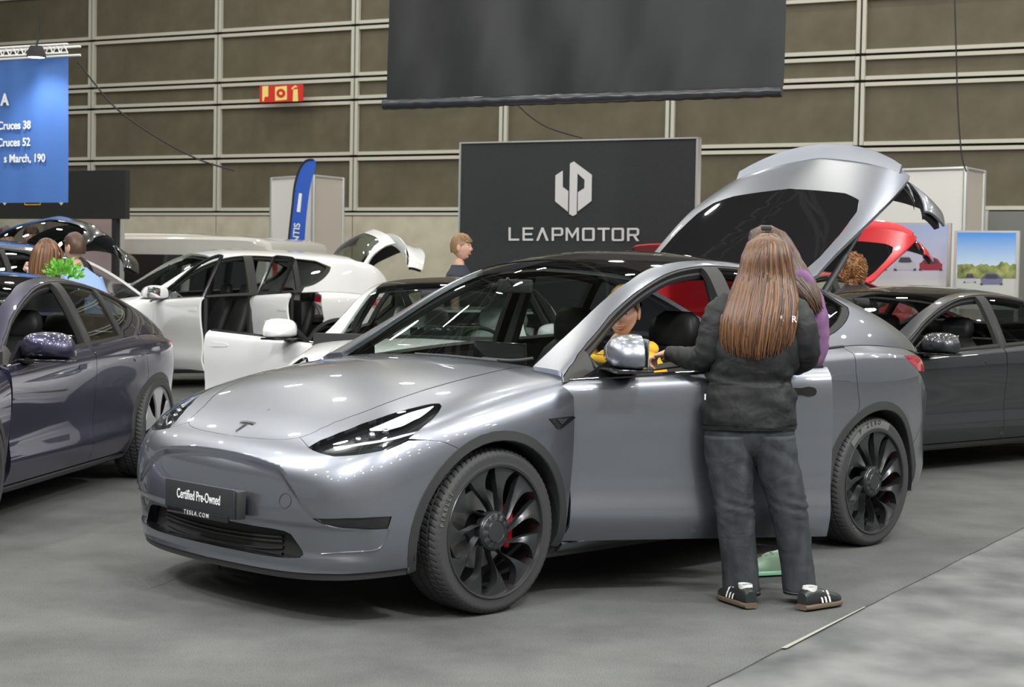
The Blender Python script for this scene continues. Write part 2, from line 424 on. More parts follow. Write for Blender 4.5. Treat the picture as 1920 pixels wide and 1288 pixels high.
def cut_panel(name, S, poly, holes=(), step=.035, gap=.0022, depth=.014, off=0.0, sym=False, mirror=False, back=False, ring=False):
    """a panel cut out of master surface S by an outline in (u,v), with folded edges; mesh coordinates are car-local"""
    sc_ = np.array([S.su, S.sv])
    loops = []
    for li, pl in enumerate([poly]+list(holes)):
        q = dense(np.asarray(pl)*sc_, step*.6)
        fr = (lambda p: np.abs(S.raw(np.clip(p, 0, sc_)/sc_)[:, 1]) < .004) if sym else None
        q = offset_poly(q, gap if li == 0 else -gap, fr)
        q = np.clip(q, 0, sc_); loops.append(q)
    allp = np.concatenate(loops); lo, hi = loops[0].min(0), loops[0].max(0)
    gx = np.arange(lo[0]+step/2, hi[0], step); gy = np.arange(lo[1]+step/2, hi[1], step)
    if len(gx) and len(gy):
        G = np.array(np.meshgrid(gx, gy)).reshape(2, -1).T
        G[:, 0] += (np.round((G[:, 1]-lo[1])/step) % 2)*step*.3
        k = inside(loops[0], G)
        for h in loops[1:]: k &= ~inside(h, G)
        G = G[k]
        if len(G):
            near = np.min(np.linalg.norm(G[:, None]-allp[None], axis=2), axis=1) > step*.42
            G = G[near]
    else: G = np.zeros((0, 2))
    V = np.concatenate([allp, G]); E = []; o = 0
    for q in loops:
        E += [(o+i, o+(i+1) % len(q)) for i in range(len(q))]; o += len(q)
    vv, ee, ff, *_ = geometry.delaunay_2d_cdt([Vector(v) for v in V], E, [], 0, 1e-6)
    vv = np.array([tuple(v) for v in vv]); ff = np.array([f[:] for f in ff if len(f) == 3])
    cen = vv[ff].mean(1); k = inside(loops[0], cen)
    for h in loops[1:]: k &= ~inside(h, cen)
    ff = ff[k]
    uv = vv/sc_; P = S.ev(uv); N = S.nrm(uv)
    if off: P = P+N*off
    if sym: k = np.abs(P[:, 1]) < .004; P[k, 1] = 0; N[k, 1] = 0; N[k] /= np.linalg.norm(N[k], axis=1)[:, None]
    # orientation
    t = ff[0]; nf = sum(np.dot(np.cross(P[f[1]]-P[f[0]], P[f[2]]-P[f[0]]), N[f[0]]) for f in ff[:40])
    if nf < 0: ff = ff[:, ::-1]
    # boundary edges
    cnt = {}
    for f in ff:
        for a, b in ((f[0], f[1]), (f[1], f[2]), (f[2], f[0])): cnt[(a, b)] = 1
    bd = [(a, b) for (a, b) in cnt if (b, a) not in cnt]
    if sym: bd = [(a, b) for a, b in bd if not (abs(P[a, 1]) < 1e-5 and abs(P[b, 1]) < 1e-5)]
    verts = P.tolist(); faces = [] if ring else [tuple(f) for f in ff]; ln = [] if ring else [N[i] for f in ff for i in f]
    if depth:
        ids = {}; P2 = P-N*depth
        for i in sorted({i for e in bd for i in e}): ids[i] = len(verts); verts.append(P2[i].tolist())
        for a, b in bd:
            faces.append((a, ids[a], ids[b], b))
            d = np.cross(P[b]-P[a], N[a]); d /= np.linalg.norm(d)+1e-12; ln += [d]*4
    if back:
        o = len(verts); verts += (P-N*depth).tolist(); faces += [tuple(o+i for i in f[::-1]) for f in ff]; ln += [-N[i] for f in ff for i in f[::-1]]
    verts = np.array(verts); ln = np.array(ln)
    if sym:
        n0 = len(verts); m2 = verts*[1, -1, 1]
        rem = {i: (i if abs(verts[i, 1]) < 1e-5 else n0+i) for i in range(n0)}
        k = 0; ln2 = []
        f2 = []
        for f in faces:
            L = ln[k:k+len(f)]; k += len(f)
            f2.append(tuple(rem[i] for i in f[::-1])); ln2 += [v*[1, -1, 1] for v in L[::-1]]
        verts = np.concatenate([verts, m2]); faces = faces+f2; ln = np.concatenate([ln, ln2])
    return finish(name, verts, faces, ln, mirror)
def finish(name, verts, faces, ln, mirror=False):
    """to car-local coordinates (x forward); mirror = the right-hand twin"""
    sgn = np.array([-1, 1, 1.]) if not mirror else np.array([-1, -1, 1.])
    v = np.asarray(verts)*sgn
    if not mirror:
        k = 0; l2 = []; f2 = []
        for f in faces: f2.append(tuple(f[::-1])); l2 += list((ln[k:k+len(f)]*sgn)[::-1]); k += len(f)
        faces, ln = f2, np.array(l2)
    else: ln = np.asarray(ln)*sgn
    used = sorted({i for f in faces for i in f}); rm = {j: i for i, j in enumerate(used)}
    return mesh_of(name, v[used], [tuple(rm[i] for i in f) for f in faces], True, [tuple(n) for n in ln])

# ------------------------------------------------------------------ control nets of the crossover
BX = [1.28, 1.60, 1.80, 2.05, 2.30, 2.60, 2.95, 3.30, 3.60, 3.90, 4.20, 4.38, 4.50]
BZ = [.985, 1.005, 1.018, 1.032, 1.045, 1.060, 1.078, 1.098, 1.112, 1.10, 1.075, 1.05, 1.035]
BY = [.905, .90, .90, .90, .90, .90, .90, .895, .885, .865, .83, .79, .70]
front_net = [
 [(1.31,.80,.20),(1.31,.89,.235),(1.31,.91,.30),(1.31,.925,.40),(1.31,.94,.54),(1.31,.952,.67),(1.31,.956,.80),(1.31,.948,.90),(1.34,.915,.975),(1.38,.84,1.02),(1.34,.45,1.055),(1.29,0,1.065)],
 [(1.1,.80,.19),(1.1,.90,.21),(1.1,.93,.28),(1.1,.945,.40),(1.1,.955,.54),(1.1,.962,.67),(1.1,.965,.79),(1.1,.95,.885),(1.1,.895,.955),(1.12,.80,1.0),(1.1,.42,1.035),(1.08,0,1.045)],
 [(.85,.80,.19),(.85,.91,.21),(.85,.935,.28),(.85,.955,.4),(.85,.968,.54),(.85,.973,.67),(.85,.970,.78),(.85,.948,.865),(.86,.885,.925),(.88,.77,.968),(.88,.40,1.01),(.88,0,1.022)],
 [(.6,.80,.18),(.6,.905,.20),(.6,.93,.28),(.6,.948,.4),(.6,.956,.54),(.6,.960,.65),(.6,.955,.75),(.6,.93,.83),(.62,.86,.885),(.66,.73,.928),(.7,.37,.975),(.72,0,.99)],
 [(.42,.77,.17),(.38,.87,.19),(.38,.895,.27),(.38,.91,.4),(.38,.917,.53),(.38,.917,.63),(.38,.905,.71),(.38,.88,.785),(.42,.80,.84),(.48,.67,.885),(.56,.33,.935),(.60,0,.952)],
 [(.27,.72,.17),(.22,.80,.18),(.215,.83,.26),(.21,.845,.38),(.20,.85,.50),(.205,.845,.60),(.22,.83,.68),(.26,.80,.745),(.32,.72,.80),(.38,.58,.845),(.46,.29,.895),(.52,0,.918)],
 [(.19,.61,.16),(.13,.68,.17),(.115,.71,.25),(.10,.72,.37),(.095,.72,.49),(.10,.715,.585),(.125,.70,.66),(.175,.67,.72),(.24,.59,.77),(.31,.46,.82),(.39,.23,.865),(.455,0,.89)],
 [(.14,.44,.16),(.07,.50,.165),(.05,.52,.24),(.04,.53,.36),(.035,.53,.48),(.04,.53,.575),(.065,.52,.65),(.12,.49,.71),(.19,.43,.76),(.26,.32,.80),(.34,.16,.845),(.40,0,.866)],
 [(.12,.24,.16),(.045,.27,.165),(.02,.28,.24),(.01,.28,.355),(.01,.28,.475),(.015,.28,.57),(.04,.28,.645),(.095,.26,.705),(.165,.22,.755),(.235,.16,.79),(.31,.08,.83),(.36,0,.848)],
 [(.12,0,.16),(.04,0,.165),(.012,0,.24),(0,0,.355),(0,0,.475),(.008,0,.57),(.033,0,.645),(.088,0,.705),(.16,0,.752),(.23,0,.788),(.30,0,.825),(.345,0,.843)]]
def side_net():
    net = []
    for i, X in enumerate(BX):
        t = max(0, (X-2.6)/1.6); k = max(0, X-4.0)
        yb = BY[i]
        fl = .016*math.exp(-((X-3.74)/.5)**2)
        c = [(.83,.20),(.885,.225),(.912,.30),(.944,.385),(.916,.49),(.934,.66),(.956,.79),(.955,.90),(.950,.955),(.934,.978),(yb, BZ[i])]
        if k > 0:
            sh = {4.20: .035, 4.38: .105, 4.50: .19}[X]
            c = [(y-sh, z) for y, z in c[:-1]]+[c[-1]]
        col = []
        for j, (y, z) in enumerate(c):
            y2 = y+(fl if 2 < j < 8 else 0)
            zz = z
            if j in (7, 8, 9): zz = z+(BZ[i]-.985)*.75*(1 if j > 7 else .7)     # the shoulder crease climbs with the belt
            if 3.2 < X and j in (4,): y2 = y+.02
            xx = X+(0 if X < 4.3 else (.02 if j < 7 else -.02*(j-7)))
            col.append((xx, y2, zz))
        net.append(col)
    for X, Y in ((4.67, .55), (4.75, .29), (4.77, 0)):
        zs = [.22, .235, .30, .38, .50, .63, .74, .86, .97, 1.03, 1.075]
        dx = [-.10, -.02, .02, .035, .03, .02, -.02, -.05, -.05, -.055, -.06]
        net.append([(X+dx[j], Y*(1 if j < 10 else .98), zs[j]) for j in range(11)])
    return net
green_side = [  # per station: (X,Y,Z) from belt to the centre of the roof
 [(1.28,.905,.985),(1.30,.88,1.0),(1.32,.86,1.02),(1.32,.83,1.035),(1.24,.45,1.055),(1.20,0,1.06)],
 [(1.60,.90,1.005),(1.60,.872,1.065),(1.60,.835,1.135),(1.585,.79,1.175),(1.50,.45,1.205),(1.455,0,1.215)],
 [(1.80,.90,1.018),(1.80,.857,1.12),(1.80,.79,1.25),(1.79,.74,1.30),(1.70,.42,1.335),(1.66,0,1.347)],
 [(2.05,.90,1.032),(2.05,.842,1.18),(2.05,.742,1.375),(2.045,.685,1.43),(1.95,.40,1.475),(1.90,0,1.487)],
 [(2.30,.90,1.045),(2.30,.835,1.22),(2.30,.71,1.46),(2.30,.65,1.51),(2.22,.38,1.557),(2.18,0,1.57)],
 [(2.60,.90,1.060),(2.60,.83,1.24),(2.60,.70,1.497),(2.60,.64,1.545),(2.54,.37,1.592),(2.52,0,1.605)],
 [(2.95,.90,1.078),(2.95,.83,1.25),(2.95,.70,1.49),(2.95,.64,1.538),(2.95,.37,1.588),(2.95,0,1.600)],
 [(3.30,.895,1.098),(3.30,.83,1.25),(3.30,.715,1.445),(3.30,.655,1.49),(3.30,.38,1.54),(3.30,0,1.553)],
 [(3.60,.885,1.112),(3.60,.83,1.235),(3.60,.735,1.38),(3.60,.675,1.418),(3.60,.40,1.468),(3.60,0,1.482)],
 [(3.90,.865,1.10),(3.90,.822,1.20),(3.90,.75,1.295),(3.90,.69,1.33),(3.90,.42,1.375),(3.90,0,1.388)],
 [(4.20,.83,1.075),(4.20,.80,1.145),(4.20,.75,1.205),(4.20,.69,1.235),(4.20,.42,1.275),(4.20,0,1.288)],
 [(4.38,.79,1.05),(4.38,.77,1.085),(4.38,.735,1.12),(4.40,.68,1.145),(4.46,.42,1.18),(4.49,0,1.19)],
 [(4.50,.70,1.035),(4.515,.70,1.045),(4.53,.69,1.058),(4.57,.64,1.07),(4.67,.42,1.10),(4.72,0,1.11)]]
def sstep(a, b, x): t = np.clip((x-a)/(b-a), 0, 1); return t*t*(3-2*t)
def mouth(p):
    """the recessed field between the headlamps, under the nose edge"""
    y = np.abs(p[:, 1]); z = p[:, 2]
    top = .685-.21*sstep(.40, .74, y)-.03*(y/.4)**2*(y < .4)-.03*(y >= .4)
    d = sstep(0, .035, top-z)*sstep(.76, .68, y)*(1-.75*sstep(.60, .44, z))
    lip = sstep(.235, .20, z)*sstep(.14, .20, z)
    fr = (p[:, 0] < .42)
    low = sstep(.43, .40, z)*sstep(.27, .31, z)*sstep(.86, .78, y)
    return (-.017*d + .016*lip*sstep(.9, .7, y) - .012*low)*fr
def make_nets(zt=None):
    f = np.array(front_net, float); s_ = np.array(side_net(), float); g = np.array(green_side, float)
    if zt is not None: f, s_, g = (zt(a) for a in (f, s_, g))
    a = Surf(f, 2.1, 2.0, mouth, 1); b = Surf(s_, 3.9, .95, None, 1); c = Surf(g, 3.5, 1.15, None, 1)
    for q, ref in ((a, (0.5, 1, .5)), (b, (2.5, 2, .6)), (c, (2.5, 1, 1.3))):
        uv = np.array([[.4, .5]]); n = q.nrm(uv)[0]; p = q.raw(uv)[0]
        if np.dot(n, np.array([0, 1, .3])) < 0: q.flip = -1
    return a, b, c
FS, DS, GS = make_nets()
for q in (FS, DS, GS): q.prep()

# outlines, read off the photograph (px) or given in side view (xz)
ARCH_F = [(783,1074),(784,1045),(787,1017),(793,985),(802,958.5),(811,932),(823,908),(836,884),(852,862),(868,843),(886,829),(907,817),(928,810),(945,806.5),(961,806),(978,809),(995,816),(1012,828),(1028,845),(1042,865),(1053,887),(1063,914),(1070,942),(1073,970),(1072,996),(1067,1014),(1058,1028)]
ARCH_XZ = [(.843+.455*math.cos(t)*(1 if math.sin(t) > 0 else 1-.3*math.sin(t)**2), .335+.46*math.sin(t)) for t in np.linspace(PI+.26, -.20, 26)]
ARCH_RXZ = [(3.74+.475*math.cos(t), .335+.465*math.sin(t)) for t in np.linspace(PI+.24, -.28, 26)]
HOODLINE = [(1004,679),(960,690),(900,703),(860,713),(820,724),(790,733),(760,743),(726.7,755),(693,768),(660,780),(626.7,791.7),(600,804),(583,813),(562,820),(540,823.5),(515,824),(490,821.5),(460,817.5)]
LAMP_UP = [(578.3,839),(590,831.5),(601.7,825),(635,811.7),(676.7,795),(726.7,778.3),(760,768.5),(793,760),(810,757),(823.3,756.7)]
LAMP_LO = [(827.5,761.7),(820,775),(808,788),(793,800),(765,823),(751.7,833),(726.7,843),(676.7,851.7),(626.7,855.8),(601.7,850),(586,844)]
def ctr_v(S, X=None, Z=None):
    vs = np.linspace(0, 1, 400); p = S.raw(np.c_[np.ones(400), vs])
    k = np.argmin(np.abs(p[:, 0]-X)+(vs < .55)*9) if X is not None else np.argmin(np.abs(p[:, 2]-Z))
    return vs[k]
def outlines(u2_=None):
    O = {}
    hl = FS.px(HOODLINE)
    # slide the front of the hood line smoothly to the centre plane
    vc = FS.px([(436, 817)])[0][1]; hl = [q for q in hl if q[0] < .93]; vl, ul = hl[-1][1], hl[-1][0]
    hf = hl+[(ul+(1-ul)*t, vl+(vc-vl)*(2*t-t*t)) for t in (.33, .66, 1.0)]
    O['hood'] = [(0.0, hl[0][1])]+[tuple(q) for q in hf[1:]]+[(1.0, 1.0), (0.0, 1.0)]
    up = FS.px(LAMP_UP); lo = FS.px(LAMP_LO)
    O['lamp'] = [tuple(q) for q in crom(up+lo, 3, True)]
    archf = FS.xz(ARCH_XZ)
    shut = FS.px([(765,826),(800,825),(830,828)])
    tip = FS.px([(562,820),(578.3,839)])
    uph = [tuple(q) for q in hl[:14]]
    # fender: hood line forward, lamp upper edge back, lamp rear, shutline, arch, door edge
    i_shut = 4                                   # LAMP_LO[4] = (765,823)
    arch_top = [q for q, (x, z) in zip(archf, ARCH_XZ)]
    k0 = min(range(len(ARCH_XZ)), key=lambda i: np.hypot(ARCH_XZ[i][0]-.635, ARCH_XZ[i][1]-.725))
    O['fender'] = [(0.0, hl[0][1])]+uph[1:]+[tuple(tip[1])]+[tuple(q) for q in up[1:]]+[tuple(q) for q in lo[:i_shut+1]]+[tuple(q) for q in shut[1:]]+[tuple(q) for q in archf[k0:]]+[(0.0, .09)]
    vb = .085
    O['bumper'] = [tuple(q) for q in hf[13:]]+[(1.0, vb)]+[(archf[0][0], vb)]+[tuple(q) for q in archf[:k0+1]]+[tuple(q) for q in shut[::-1]]+[tuple(q) for q in lo[i_shut+1:]]+[tuple(up[0])]
    # intake: left half to the centre plane
    ik = FS.px([(434.7,980),(470,987),(502.6,992),(527,997),(540,1003),(552,1020),(561,1033),(565,1041),(560,1046),(540,1046.5),(512,1044),(470,1037),(430,1029)])
    v1 = FS.px([(392, 971)])[0][1]; v0 = FS.px([(392, 1021)])[0][1]
    O['intake'] = [(1.0, v1)]+[tuple(q) for q in ik]+[(1.0, v0)]
    O['bumper'] = O['bumper'][:O['bumper'].index((1.0, vb))]+O['intake']+O['bumper'][O['bumper'].index((1.0, vb)):]
    O['fog'] = [tuple(q) for q in FS.px([(585,972.5),(610,973),(650,972),(700,970),(734,968.5),(731,980),(727,991),(690,993),(640,992),(618,987),(600,981)])]
    O['cladf'] = [tuple(q) for q in archf]
    # doors
    fe = [(1.290,.975),(1.31,.86),(1.335,.62),(1.343,.45),(1.338,.33),(1.31,.262)]
    rear1 = [(2.600,.262),(2.602,.60),(2.590,.85)]
    O['door_f'] = [(0.0, 1.0)]+[tuple(q) for q in DS.xz(fe)]+[tuple(q) for q in DS.xz(rear1)]+[(DS.xz([(2.578,.93)])[0][0], 1.0)]
    ar = DS.xz(ARCH_RXZ)
    kk = min(range(len(ARCH_RXZ)), key=lambda i: np.hypot(ARCH_RXZ[i][0]-3.53, ARCH_RXZ[i][1]-.745))
    sh2 = DS.px([(1612,762),(1609,735),(1605,700),(1600,663)])
    u2 = sh2[-1][0]-.012
    O['door_r'] = [(DS.xz([(2.586,.93)])[0][0]+.0, 1.0)]+[tuple(q) for q in DS.xz(rear1[::-1])]+[tuple(q) for q in DS.xz([(3.20,.262)])]+[tuple(q) for q in ar[:kk+1]]+[tuple(q) for q in sh2]+[(u2, 1.0)]
    O['rocker'] = [tuple(q) for q in DS.xz([(1.30,.255),(3.225,.255)])]+[tuple(q) for q in DS.xz([(3.225,.205),(1.30,.205)])]
    tl = DS.px([(1684.5,651),(1695,667),(1708,681),(1722,696)])
    tl = [tuple(q) for q in tl]
    ut = tl[0][0]; ub = tl[-1][0]
    O['tail'] = tl+[(min(ub+.05, .93), tl[-1][1]), (min(ub+.05, .93), .955), (ut+.01, .955)]
    k3 = min(range(len(ARCH_RXZ)), key=lambda i: np.hypot(ARCH_RXZ[i][0]-4.16, ARCH_RXZ[i][1]-.55))
    bt = DS.xz([(4.20,.56),(4.32,.66)])
    O['quarter'] = [(u2, 1.0)]+[tuple(q) for q in sh2[::-1]]+[tuple(q) for q in ar[kk:k3+1]]+[tuple(q) for q in bt]+[tuple(tl[-1])]+tl[-2::-1]+[(ut+.01, .955), (ut+.03, 1.0)]
    O['rbumper'] = [tuple(q) for q in ar[k3:]]+[(1.0, .09), (1.0, .62), (min(ub+.06, .94), .66), tuple(tl[-1])]+[tuple(q) for q in bt[::-1]]
    O['trunk_d'] = [(min(ub+.062, .942), .67), (1.0, .63), (1.0, 1.0), (.80, 1.0), (ut+.045, .955), (min(ub+.062, .942), .955)]
    # greenhouse: v runs from the belt to the centre of the roof
    up = GS.px([(1040,647.6),(1090.5,601),(1141,554.7),(1181,526),(1211.6,506)])
    dl = [tuple(q) for q in GS.px([(1066,689),(1083,664),(1100.6,641.5),(1141,593),(1181,556.7),(1221.7,528.5),(1252,512),(1282,503),(1322.7,498)])]
    rr = [tuple(q) for q in GS.px([(1540,545.6),(1564,560.5),(1590,576.3)])]
    r2 = [tuple(q) for q in GS.px([(1592,588.4),(1584,606),(1564,624),(1540,634)])]; r2 = [tuple(q) for q in crom(rr[-1:]+r2, 3)][1:]
    a_, b_ = dl[-1], rr[0]
    dl += [(a_[0]+(b_[0]-a_[0])*t, a_[1]+(b_[1]-a_[1])*t+.05*t*(1-t)) for t in (.15, .3, .45, .6, .75, .88)]
    us = np.array([q[0] for q in dl+rr]); vs = np.array([q[1] for q in dl+rr]); k = np.argsort(us)
    top = lambda u: float(np.interp(u, us[k], vs[k]))
    O['_dl'] = (us[k], vs[k])
    ue = r2[-1][0]
    O['dlo'] = [(dl[0][0]-.012, 0.0)]+dl+rr+r2+[(ue-.015, 0.0)]
    def strip(u0, u1, n=14, lo=.022, dv=.032): return [(u, lo) for u in np.linspace(u0, u1, n)]+[(u, max(top(u)-dv, lo+.02)) for u in np.linspace(u1, u0, n)]
    def uX(X): return float(GS.xz([(X, 1.12)])[0][0])
    O['uX'] = uX
    O['win_f'] = strip(dl[0][0]+.022, uX(2.55))
    O['win_r'] = strip(uX(2.67), uX(3.18))
    cx_ = np.mean([q for q in r2], 0)
    rin = [(q[0]-.014, q[1]-.02) for q in rr[-1:]]+[(q[0]-.020, max(q[1]+.012, .03)) for q in r2]
    u0 = uX(3.25)
    O['win_q'] = [(u0, .03)]+[(u, top(u)-.03) for u in np.linspace(u0, rr[-1][0]-.03, 10)]+rin
    VR = .70
    u2_ = float(GS.hit((3.46, .5, 3), (0, 0, -1))[0]) if u2_ is None else u2_; O['u2_'] = u2_
    O['rail'] = [(0, 0), (dl[0][0]-.012, 0.0)]+dl+rr+r2+[(ue-.015, 0.0), (1.0, 0.0), (1.0, .50)]+[(u, .60-.10*float(sstep(u2_+.05, .95, u))) for u in np.linspace(.97, u2_+.02, 12)]+[(u2_+.008, .63), (u2_, VR)]+[(u, VR) for u in np.linspace(u2_-.04, .3, 8)]+[tuple(q) for q in up[::-1]]+[(.0, .71)]
    uh = .258
    O['screen'] = [(0.0, .715)]+[tuple(q+np.array([0, .004])) for q in up[:-1]]+[(uh, .705), (uh+.01, .85), (uh+.012, 1.0), (0.0, 1.0)]
    O['roof'] = [(uh, .705)]+[(u, VR) for u in np.linspace(uh+.03, u2_, 10)]+[(u2_-.004, .85), (u2_-.008, 1.0), (uh+.012, 1.0), (uh+.01, .85)]
    O['hatch'] = [(u2_, VR), (u2_+.01, .63), (u2_+.025, .60)]+[(u, .60-.10*float(sstep(u2_+.05, .95, u))) for u in np.linspace(u2_+.05, 1.0, 10)]+[(1.0, 1.0), None, (u2_-.008, 1.0), (u2_-.004, .85)]
    a = u2_+.012; O['hatchglass'] = [(a+.02, .72), (a+.06, .70), (.80, .70), (.87, .72), (.905, .77), (.92, .85), (.925, 1.0), (a, 1.0), (a+.004, .85)]
    if u2_ > .8: O['hatchglass'] = [(.855, .72), (.90, .70), (.965, .72), (.975, .85), (.978, 1.0), (.85, 1.0)]
    hg = O['hatchglass']; kx = max(i for i, q in enumerate(hg[:-1]) if q[1] == 1.0 and q[0] > .9) if True else 0
    ring_ = (hg[kx:]+hg[:kx])
    rev = [ring_[0]]+ring_[1:][::-1]; k = O['hatch'].index(None)
    O['hatch'] = O['hatch'][:k]+rev+O['hatch'][k+1:]
    return O
OUT = outlines()
OUTB = outlines(.84)
# ------------------------------------------------------------------ wheels (built in the plane x = along the car, z = up; y = outward)
RW, RT = .284, .356
def lathe(bm, prof, n=64, axis_y=True):
    rings = []
    for r, y in prof: rings.append([bm.verts.new((r*math.cos(2*PI*k/n), y, r*math.sin(2*PI*k/n))) for k in range(n)])
    for a, b in zip(rings, rings[1:]):
        for k in range(n): bm.faces.new((a[k], a[(k+1) % n], b[(k+1) % n], b[k]))
    return rings
WM = {}
def wheel_meshes():
    def me(name, bm, ang=35):
        bmesh.ops.recalc_face_normals(bm, faces=bm.faces)
        m_ = bpy.data.meshes.new(name); bm.to_mesh(m_); bm.free()
        m_.polygons.foreach_set('use_smooth', [True]*len(m_.polygons)); m_.set_sharp_from_angle(angle=math.radians(ang)); return m_
    # tyre: sidewall + tread with cut grooves
    bm = bmesh.new(); n = 150; w_ = .235
    prof = [(RW-.004, .0), (RW+.006, .004), (RW+.016, .0015), (RW+.035, .006), (RT-.022, .003), (RT-.008, -.008), (RT-.002, -.020), (RT, -.038), (RT-.006, -.040), (RT-.006, -.047), (RT, -.049),
            (RT+.001, -.085), (RT-.007, -.087), (RT-.007, -.096), (RT+.001, -.098), (RT+.001, -.137), (RT-.007, -.139), (RT-.007, -.148), (RT+.001, -.150), (RT, -.186), (RT-.006, -.188), (RT-.006, -.195), (RT, -.197), (RT-.004, -.218), (RT-.03, -.235), (RW, -.23)]
    rg = []
    for i, (r, y) in enumerate(prof):
        ring = []
        for k in range(n*2):
            a = 2*PI*k/(n*2)+ (y*.9 if 5 < i < 24 else 0)
            cut = (k % 4 == 0) and 5 <= i <= 9 or (k % 4 == 2) and 9 < i < 23
            rr = r-(.004 if cut else 0)
            ring.append(bm.verts.new((rr*math.cos(a), y, rr*math.sin(a))))
        rg.append(ring)
    for a, b in zip(rg, rg[1:]):
        for k in range(n*2): bm.faces.new((a[k], a[(k+1) % (n*2)], b[(k+1) % (n*2)], b[k]))
    WM['tyre'] = me('tyre', bm, 28)
    bm = bmesh.new()
    lathe(bm, [(RW-.003, .0), (RW+.004, .005), (RW+.002, .009), (RW-.007, .006), (RW-.012, -.012), (RW-.014, -.10), (RW-.03, -.22), (RW-.10, -.23)], 96)
    WM['barrel'] = me('rim_barrel', bm)
    # eleven swept turbine blades
    bm = bmesh.new(); NB = 11
    def lead(r): return np.interp(r, [.060, .085, .115, .15, .19, .215, .245, .2785], np.radians([219, 223, 231, 238.5, 241, 240, 236, 229]))
    def wid(r): return np.radians(np.interp(r, [.060, .085, .12, .15, .19, .215, .245, .262, .2785], [6, 4.5, 4.2, 5, 8.5, 12, 17.5, 22, 25.5]))
    rs = [.060, .072, .085, .10, .12, .14, .16, .18, .20, .22, .24, .26, .2785]
    for k in range(NB):
        off = -2*PI*k/NB; cols = []
        for r in rs:
            a0 = lead(r)+off; w_ = wid(r); yr = np.interp(r, [.06, .10, .2, .2785], [-.014, -.012, -.001, -.006]); row = []
            dpt = np.interp(r, [.06, .12, .22, .2785], [.006, .018, .014, .004])
            for t, dy in ((-.0, -.04), (0, 0), (.10, .0006), (.35, -.2), (.7, -.7), (1, -1), (1, -3.2)):
                y = yr+(dy if t == 0 else (dy*dpt if t < 1 or dy == -1 else -dpt-.03))
                if t == .10: y = yr
                a = a0+w_*t; row.append(bm.verts.new((r*math.cos(a), y, r*math.sin(a))))
            cols.append(row)
        for a, b in zip(cols, cols[1:]):
            for i in range(6): bm.faces.new((a[i], a[i+1], b[i+1], b[i]))
    WM['blades'] = me('spokes', bm, 30)
    bm = bmesh.new()
    rg = lathe(bm, [(.086, -.045), (.086, -.016), (.082, -.010), (.079, -.0095), (.078, -.006), (.075, -.003), (.0748, -.0028), (.050, .0018), (.048, .002), (.046, -.001), (.044, .0015), (.0, .003)], 66)
    for k in range(66):
        if k % 6 < 3:
            for i in (6, 7): rg[i][k].co.y -= .004
    WM['hub'] = me('hub_cap', bm)
    bm = bmesh.new()
    for k in range(11):
        pass
    bm.free()
    bm = bmesh.new(); lathe(bm, [(.08, -.115), (.172, -.115), (.174, -.118), (.174, -.14), (.08, -.14)], 48); WM['disc'] = me('brake_disc', bm)
    bm = bmesh.new()
    for s0 in (-.55, .0): 
        pts = [(r*math.cos(a), r*math.sin(a)) for r, a in [(.135, s0), (.135, s0+.25), (.135, s0+.5), (.198, s0+.5), (.204, s0+.25), (.198, s0)]]
        prism(bm, pts, .05, 'y', -.148)
    bmesh.ops.bevel(bm, geom=bm.edges[:], offset=.006, segments=2, affect='EDGES')
    WM['caliper'] = me('brake_caliper', bm)
    bm = bmesh.new(); lathe(bm, [(.0, -.20), (.27, -.20), (.275, -.235)], 32); WM['back'] = me('wheel_back', bm)
    # five-spoke aero cover for the plainer cars
    bm = bmesh.new()
    lathe(bm, [(.06, .0), (.03, .004), (0, .005)], 40)
    for k in range(5):
        off = 2*PI*k/5+.3
        for (a0, a1) in ((-.42, .42),):
            cols = []
            for r in (.055, .09, .14, .19, .235, .262):
                hw = np.interp(r, [.055, .12, .262], [.55, .30, .40]); row = []
                for t in (-1, -.97, -.5, 0, .5, .97, 1):
                    y = -.004+.004*(1-(r/.262)**2)-(.012 if abs(t) == 1 else 0)
                    row.append(bm.verts.new((r*math.cos(off+hw*t), y, r*math.sin(off+hw*t))))
                cols.append(row)
            for a, b in zip(cols, cols[1:]):
                for i in range(6): bm.faces.new((a[i], a[i+1], b[i+1], b[i]))
    lathe(bm, [(.255, -.012), (.262, -.002), (.272, .0), (.28, -.004)], 80)
    WM['aero'] = me('spokes', bm)
    bm = bmesh.new()                        # generic split-spoke wheel
    lathe(bm, [(.06, -.01), (.03, -.004), (0, -.003)], 30); lathe(bm, [(.262, -.02), (.27, -.002), (.281, .0)], 64)
    for k in range(10):
        a = 2*PI*(k//2)/5+(k % 2)*.42; R = Matrix.Rotation(-a, 3, 'Y')
        vs = box(bm, (.16, -.014, 0), (.22, .02, .024), None, .005, 1); bmesh.ops.rotate(bm, verts=vs, cent=(0, 0, 0), matrix=R)
    WM['split'] = me('spokes', bm)
wheel_meshes()
WFONT = {}
